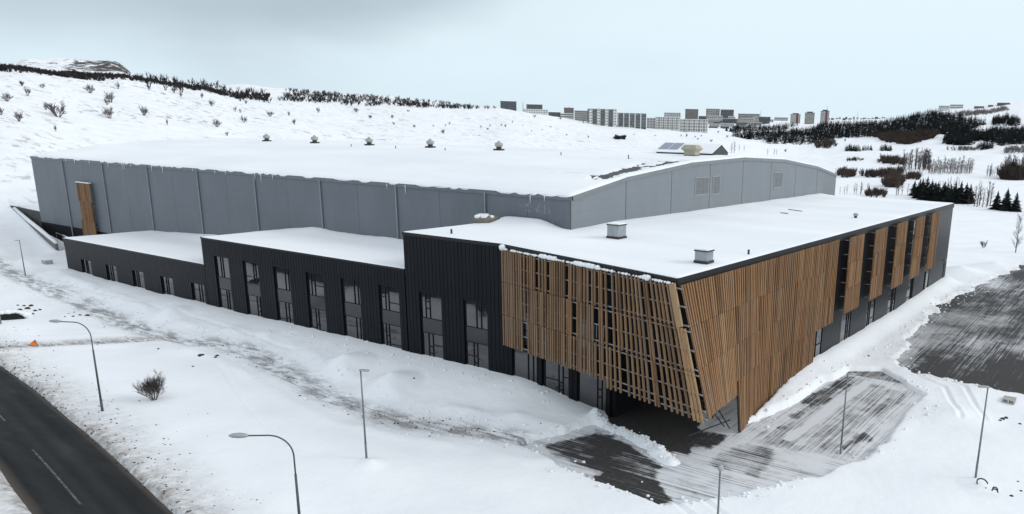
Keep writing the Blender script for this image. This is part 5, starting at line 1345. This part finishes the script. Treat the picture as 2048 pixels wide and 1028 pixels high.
wood(c4([(1500, 195), (1760, 175), (1920, 140), (1930, 165), (1760, 195), (1520, 215)]), 150, 4, 8, 'far_twig', 'row of pale leafless trees below the hilltop houses', 339, sm_soft, 'thicket')
wood(c4([(590, 570), (700, 555), (780, 560), (700, 572)]), 30, 2, 4, 'scrub_brown', 'sparse scrub strip on the open snow', 340, sm_soft, 'thicket')
# bare poplars, single trees
pop_me = [tri_mesh('bare_tree', *slim_tree(400+s_, 1.0, .016, 26, 1.2), 'twig') for s_ in range(5)]
pg = random.Random(77)
def tree_at(x, y, ph, me, name, label, group, wscale=1.0, cat='tree'):
    W_, ok_, r_ = ground_hits([(x, y)])
    if not ok_[0]: return None
    hm = ph*r_[0]/1640; o = bpy.data.objects.new(name, me); link(o); o.location = tuple(W_[0]); o.scale = (hm*wscale, hm*wscale, hm); o.rotation_euler = (0, 0, pg.uniform(0, 6.28))
    return tag(o, label, cat, group)
for i in range(42):
    u = pg.uniform(1065, 1290); x, y = 1536+u/4, 180+(pg.uniform(610, 645))/4
    tree_at(x, y, pg.uniform(24, 40), pg.choice(pop_me), 'bare_tree', 'tall bare poplar packed in the dense rows across the valley', 'poplars in the dense rows', 1.5)
for i in range(46):
    u = 1285+i*7.6+pg.uniform(-2, 2); x, y = 1536+u/4, 180+(655+u*.008+pg.uniform(-8, 8))/4
    tree_at(x, y, pg.uniform(20, 33), pg.choice(pop_me), 'bare_tree', 'slim bare poplar standing in the open single row across the valley', 'poplars in the single row', 1.4)
for i in range(20):
    u = pg.uniform(1730, 1900); tree_at(1536+u/4, 180+(690+pg.uniform(-5, 5))/4, pg.uniform(14, 26), pg.choice(pop_me), 'bare_tree', 'slim bare tree at the left edge of the brown copse', 'bare trees beside the brown copse', 1.3)
for i in range(30):
    u = pg.uniform(1880, 2060); tree_at(1536+u/4, 180+(700+pg.uniform(-8, 12))/4, pg.uniform(26, 46), pg.choice(pop_me), 'bare_tree', 'bare tree rising out of the brown copse', 'bare trees in the brown copse', 1.6)
for u, v, ph in ((1648, 930, 40), (1672, 935, 45), (1690, 925, 46), (1715, 938, 34), (1745, 940, 30), (1755, 925, 46), (1775, 930, 44), (1600, 925, 18)):
    tree_at(1536+u/4, 180+v/4, ph, pg.choice(pop_me), 'bare_tree', 'slender bare tree between the two groups of spruces', 'bare trees between the spruces', 1.5)
for u, v, ph in ((575, 830, 14), (610, 835, 16), (630, 830, 18), (690, 830, 22), (705, 835, 22), (740, 838, 26), (745, 830, 22), (1025, 845, 30), (1070, 842, 26), (1115, 840, 22), (1040, 840, 36)):
    tree_at(1536+u/4, 180+v/4, ph, pg.choice(pop_me), 'bare_tree', 'thin bare tree just beyond the snowy wing roof', 'bare trees beyond the wing roof', 1.4)
for x, y, ph in ((1463, 306, 20), (1468, 306, 24), (1478, 302, 14), (1488, 302, 12), (1535, 310, 14), (1548, 311, 14), (1553, 310, 12)):
    tree_at(x, y, ph, pg.choice(pop_me), 'bare_tree', 'thin bare sapling behind the hall ridge', 'saplings behind the hall ridge', 1.5)
for i in range(14):
    u = 1230+i*25+pg.uniform(-9, 9); tree_at(1536+u/4, 180+pg.uniform(770, 790)/4, pg.uniform(12, 24), pg.choice(pop_me), 'bare_tree', 'faint bare tree just behind the near spruce row', 'bare trees behind the spruces', 1.3)
rt = tree_at(2031, 505, 72, tri_mesh('bare_tree', *slim_tree(499, 1.0, .012, 60, 1.0), 'twig'), 'bare_tree', 'lone bare tree standing on the snow past the end of the wing', None, 1.25)
tree_at(1967, 496, 16, shrub_me[2], 'small_shrub', 'small leafless shrub alone on the snow past the end of the wing', None, .8, 'shrub')
tree_at(1735, 388, 22, pop_me[1], 'bare_tree', 'dark little tree beside the hall corner beyond the roof', None, 1.6)
# spruces, near enough to tell apart
spr = []
for s_ in range(4):
    spr.append((tri_mesh('crown', *conifer(500+s_, 1.0, .34, 13, 15), 'needle'), tri_mesh('trunk', *slim_tree(520+s_, .9, .03, 0), 'bark')))
def spruce(u, v, ph, label, group, ws=1.0):
    W_, ok_, r_ = ground_hits([(1536+u/4, 180+v/4)])
    hm = ph*r_[0]/1640; t_ = thing('spruce_tree', tuple(W_[0]), label, 'tree', group); c_, k_ = pg.choice(spr)
    for nm, me in (('crown', c_), ('trunk', k_)):
        o = bpy.data.objects.new(nm, me); link(o); o.parent = t_; o.scale = (hm*ws, hm*ws, hm); o.rotation_euler = (0, 0, pg.uniform(0, 6.28))
for u, v, ph, ws in ((1165, 845, 30, 1.2), (1205, 865, 38, 1.15), (1262, 880, 46, 1.1), (1300, 885, 40, 1.3), (1350, 890, 38, 1.4), (1400, 895, 40, 1.4), (1450, 905, 38, 1.4), (1485, 905, 42, 1.2), (1530, 908, 42, 1.25), (1575, 908, 40, 1.3), (1608, 905, 37, 1.1), (1230, 850, 34, 1.2), (1330, 865, 32, 1.3), (1430, 870, 30, 1.3)):
    spruce(u, v, ph, 'dark spruce in the dense row beyond the far end of the wing', 'spruces in the dense row', ws)
for u, v, ph, ws in ((1825, 955, 36, 1.1), (1900, 965, 43, 1.05), (1975, 972, 37, 1.1)):
    spruce(u, v, ph, 'dark spruce in the group of three on the open snow', 'three spruces on the snow', ws)
for u, v, ph, ws in ((1945, 705, 38, 1.0), (1990, 715, 26, 1.3), (2035, 715, 22, 1.4), (805, 838, 20, .7), (850, 838, 16, 1.1), (1940, 700, 30, 1.2), (1100, 690, 0, 1)):
    if ph: spruce(u, v, ph, 'single dark spruce mixed in with the brown thickets', 'spruces among the thickets', ws)
for x, y, ph in ((1453, 262, 9), (1461, 263, 10), (1483, 275, 9), (1489, 276, 8), (1497, 278, 10), (1466, 264, 6)):
    tree_at(x, y, ph, spr[0][0], 'spruce_tree', 'small dark spruce on the slope right of the white flats', 'small spruces by the white flats', 1.2)

# ================================================================== the town on the far slope
def flats(name, label, x0, x1, yt, yb, r, floors, bays, wall, style, roof_snow=True, skew=0.0, cat='building', group=None):
    """block of flats: its width, height and place come from its outline and its distance; each window is a part"""
    W_, ok_, r_ = ground_hits([((x0+x1)/2, yb)])
    if ok_[0] and abs(r_[0]/r-1) < (.5 if 'terrace' in name else .12): r = float(r_[0])
    A, B = at_range(x0, yb, r), at_range(x1, yb, r); Tp = at_range((x0+x1)/2, yt, r)
    c = (A+B)/2; w_ = float(np.linalg.norm((B-A)[:2])); z0 = float(min(A[2], B[2])); h = float(Tp[2]-(A[2]+B[2])/2); z0 = (A[2]+B[2])/2
    d = np.array((B-A)[:2])/w_; ang = math.atan2(d[1], d[0])+skew
    dep = min(14.0, max(7.0, w_*.5))
    t_ = thing(name, (c[0], c[1], z0), label, cat, group); t_.rotation_euler = (0, 0, ang)
    def lb(nm, lo, hi, mat, par=None):
        lo = np.array(lo, float); hi = np.array(hi, float)
        o = bpy.data.objects.new(nm, cube_mesh(mat)); link(o); o.parent = par or t_; o.location = tuple((lo+hi)/2); o.scale = tuple(hi-lo); return o
    sink = 9.0 if 'terrace' not in name else 2.0
    lb('wall', (-w_/2, 0, -sink), (w_/2, dep, h), wall)
    if roof_snow: lb('roof', (-w_/2-.2, -.2, h), (w_/2+.2, dep+.2, h+.35), 'roof_snow' if style != 'dark' else 'wall_dark')
    else: lb('roof', (-w_/2-.2, -.2, h), (w_/2+.2, dep+.2, h+.35), 'wall_dark')
    fh = h/floors; bw = w_/bays
    if style in ('plain', 'dark', 'bands'):
        for f_ in range(floors):
            for b_ in range(bays):
                u = -w_/2+bw*(b_+.5)
                wf = .46 if style != 'bands' else .94
                lb('window', (u-bw*wf/2, -.12, fh*f_+fh*.34), (u+bw*wf/2, -.01, fh*f_+fh*.76), 'far_glass')
    elif style == 'bays':
        # glazed recesses between white bays with small windows
        for b_ in range(bays):
            u = -w_/2+bw*b_
            if b_ % 2 == 0:
                lb('bay', (u+bw*.06, -.9, -sink), (u+bw*.94, -.01, h+.6), 'wall_white')
                for f_ in range(floors):
                    for q in (.28, .72): lb('window', (u+bw*(q-.13), -1.0, fh*f_+fh*.35), (u+bw*(q+.13), -.89, fh*f_+fh*.75), 'far_glass')
            else:
                for f_ in range(floors):
                    lb('window', (u+bw*.04, -.14, fh*f_+fh*.22), (u+bw*.96, -.01, fh*f_+fh*.92), 'far_glass')
                    lb('balcony', (u+bw*.04, -.8, fh*f_+.0), (u+bw*.96, -.15, fh*f_+fh*.20), 'wall_green')
    elif style == 'strips':
        for b_ in range(bays):
            u = -w_/2+bw*b_; lb('pier', (u-.02*w_*.5, -.9, -sink), (u+.055*w_*.5, -.02, h+.3), 'wall_white')
            for f_ in range(floors): lb('window', (u+.06*w_*.5, -.14, fh*f_+fh*.15), (u+bw-.03*w_*.5, -.03, fh*f_+fh*.85), 'far_glass')
    elif style == 'balcony':
        for b_ in range(bays):
            u = -w_/2+bw*b_
            for f_ in range(floors):
                if b_ % 2: lb('balcony', (u+bw*.05, -1.2, fh*f_+fh*.02), (u+bw*.95, -.13, fh*f_+fh*.40), 'wall_cream')
                lb('window', (u+bw*(.10 if b_ % 2 else .30), -.12, fh*f_+fh*(.42 if b_ % 2 else .35)), (u+bw*(.90 if b_ % 2 else .70), -.01, fh*f_+fh*.9), 'far_glass')
    t_['span'] = w_; t_['rise'] = h
    return t_
flats('apartment_block', 'dark flats with three stub towers peeping over the snowy saddle', 1001, 1033, 203, 218, 1000, 4, 8, 'wall_dark', 'plain', False)
flats('apartment_block', 'dark slab of flats behind a row of white garages', 1053, 1085, 209.5, 224, 1000, 4, 8, 'wall_dark', 'plain', False)
flats('garage_row', 'row of low white garages below the dark slab', 1047, 1096, 219, 227, 930, 2, 10, 'wall_white', 'plain')
flats('low_house', 'long low dark building behind the snowy crest', 1097, 1121, 225, 233, 930, 2, 7, 'wall_dark', 'plain', False)
flats('garage_row', 'low white building in front of the brown block', 1121, 1147, 227, 236, 915, 2, 6, 'wall_white', 'bands')
flats('apartment_block', 'brown tower block with a pale right edge and aerial', 1128, 1147.5, 216, 236, 980, 5, 6, 'wall_brown', 'plain', False)
flats('apartment_block', 'brownish flats stepping down beside the big white block', 1149, 1176, 222, 242, 930, 5, 6, 'wall_beige', 'bands', False)
flats('apartment_block', 'large white and dark green block of flats with projecting bays', 1177, 1233, 218, 251, 900, 6, 7, 'wall_green', 'bays', True, .10)
flats('apartment_block', 'dark glazed block of flats with white vertical piers', 1235, 1292, 226.5, 255, 890, 5, 5, 'wall_dark', 'strips', True, .05)
flats('apartment_block', 'narrow grey block between the glazed flats and white flats', 1293, 1311, 236, 257, 900, 4, 3, 'wall_grey', 'plain')
flats('apartment_block', 'white flats with stacked dark balconies', 1311, 1360, 234.5, 259, 880, 5, 11, 'wall_white', 'balcony', True, .06)
flats('apartment_block', 'lower white flats at the right end of the row', 1361, 1415, 239, 263.5, 865, 4, 11, 'wall_white', 'balcony', True, .06)
flats('apartment_block', 'low dark flats on the rise behind the white flats', 1328, 1361, 226, 236, 1300, 3, 8, 'wall_grey', 'plain', False)
flats('apartment_block', 'brown stepped flats on the rise behind the white flats', 1370, 1396, 218.5, 238, 1300, 5, 6, 'wall_brown', 'bands', False)
flats('apartment_block', 'red and beige flats on the hill above the terraces', 1411.5, 1439, 218, 236, 1400, 5, 6, 'wall_beige', 'plain', False)
flats('apartment_block', 'dark flats next to the red and beige flats', 1440.5, 1467, 219.5, 237, 1380, 5, 6, 'wall_dark', 'bands', False)
flats('apartment_block', 'wide low beige building on the hill above the terraces', 1476, 1519, 228, 238, 1450, 3, 10, 'wall_beige', 'bands', False)
for nm_, a in (('grey round shouldered tower of flats', (1580, 1600, 228.5, 247, 1500, 8, 6, 'wall_grey', 'plain', False)), ('pale tower of flats with banded windows', (1608.5, 1628, 225.5, 248, 1500, 9, 5, 'wall_beige', 'bands', False)), ('tall tower of flats with a dark red stripe and mast', (1639.5, 1657, 222, 250, 1500, 10, 5, 'wall_grey', 'plain', False))):
    tw = flats('tower_block', nm_, *a)
    w_, h_ = tw['span'], tw['rise']
    if 'red' in nm_:
        o = bpy.data.objects.new('stripe', cube_mesh('wall_red')); link(o); o.parent = tw; o.location = (w_*.18, -.25, h_/2-2); o.scale = (w_*.2, .3, h_+4)
    o = bpy.data.objects.new('lift_house', cube_mesh('wall_dark')); link(o); o.parent = tw; o.location = (0, 4.0, h_+1.2); o.scale = (w_*.6, 5, 2.0)
def mast(x, yt, yb, r, label):
    A = at_range(x, yb, r); B = at_range(x, yt, r)
    o = MB().tube([(A[0], A[1], A[2]-8), (A[0], A[1], B[2])], [.5, .18], 6).build('mast', 'pole_dark', None, base=tuple(A)); tag(o, label, 'mast')
mast(1046, 203, 219, 1000, 'dark chimney pole left of the dark slab of flats'); mast(1654, 212, 224, 1500, 'mast on the tower with the red stripe')
mast(1521, 220, 236, 1500, 'thin mast beside the wide beige building'); mast(1714, 222, 238, 2200, 'thin mast on the far skyline of low houses'); mast(1138, 212, 218, 985, 'aerial on the brown tower block')
hgn = random.Random(31)
rows_h = [(1398, 1475, 237.5, 1350), (1416, 1520, 241, 1250), (1420, 1540, 244, 1220), (1418, 1530, 247, 1180), (1425, 1500, 250, 1120), (1416, 1492, 253, 1060), (1416, 1480, 256.5, 1000), (1505, 1575, 238.5, 1400), (1300, 1330, 240, 1000)]
tones = (('grey', 'wall_grey'), ('beige', 'wall_beige'), ('grey', 'wall_grey'), ('dark', 'wall_dark'), ('dark', 'wall_dark'))
for ri, (xa, xb, yb, r) in enumerate(rows_h):
    x = xa+hgn.uniform(0, 4)
    while x < xb:
        w_ = hgn.uniform(12, 30); tone, wm = hgn.choice(tones); hp_ = hgn.uniform(4.2, 5.6)
        flats('terrace_house', tone+' walled low house with a snowy roof in the terraces below the hilltop flats', x, x+w_, yb-hp_+hgn.uniform(-1, 1), yb+hgn.uniform(0, 1.0), r+hgn.uniform(-20, 20), 1, max(3, int(w_/4)), wm, 'plain', True, hgn.uniform(-.3, .3), 'house', tone+' terrace houses on the far slope')
        x += w_+hgn.uniform(1, 12)
for i in range(16):
    x = 1655+i*7.2+hgn.uniform(-2, 2); flats('far_house', 'tiny house on the far skyline right of the towers', x, x+hgn.uniform(4, 7), 234+hgn.uniform(-1, 3), 238.5+hgn.uniform(0, 3), 2200, 1, 2, hgn.choice(('wall_dark', 'wall_grey')), 'plain', True, 0, 'house', 'houses on the far skyline')
flats('hilltop_house', 'white modern house with a dark window band on the right hilltop', 1877, 1899, 211.5, 217.5, 1480, 2, 5, 'wall_white', 'bands'); flats('hilltop_house', 'larger white modern house next to it on the right hilltop', 1899.5, 1926, 209, 217, 1500, 2, 5, 'wall_white', 'bands')
flats('hilltop_house', 'long low dark house on the crest of the right hill', 1948, 1968, 212.5, 217, 1560, 1, 5, 'wall_dark', 'plain'); flats('hilltop_house', 'small dark house above the long low one', 1976, 1986, 210, 213.5, 1600, 1, 3, 'wall_dark', 'plain')
flats('hilltop_house', 'highest dark roofed house on the right hilltop', 1994, 2020, 205.5, 209.5, 1640, 1, 6, 'wall_dark', 'plain')
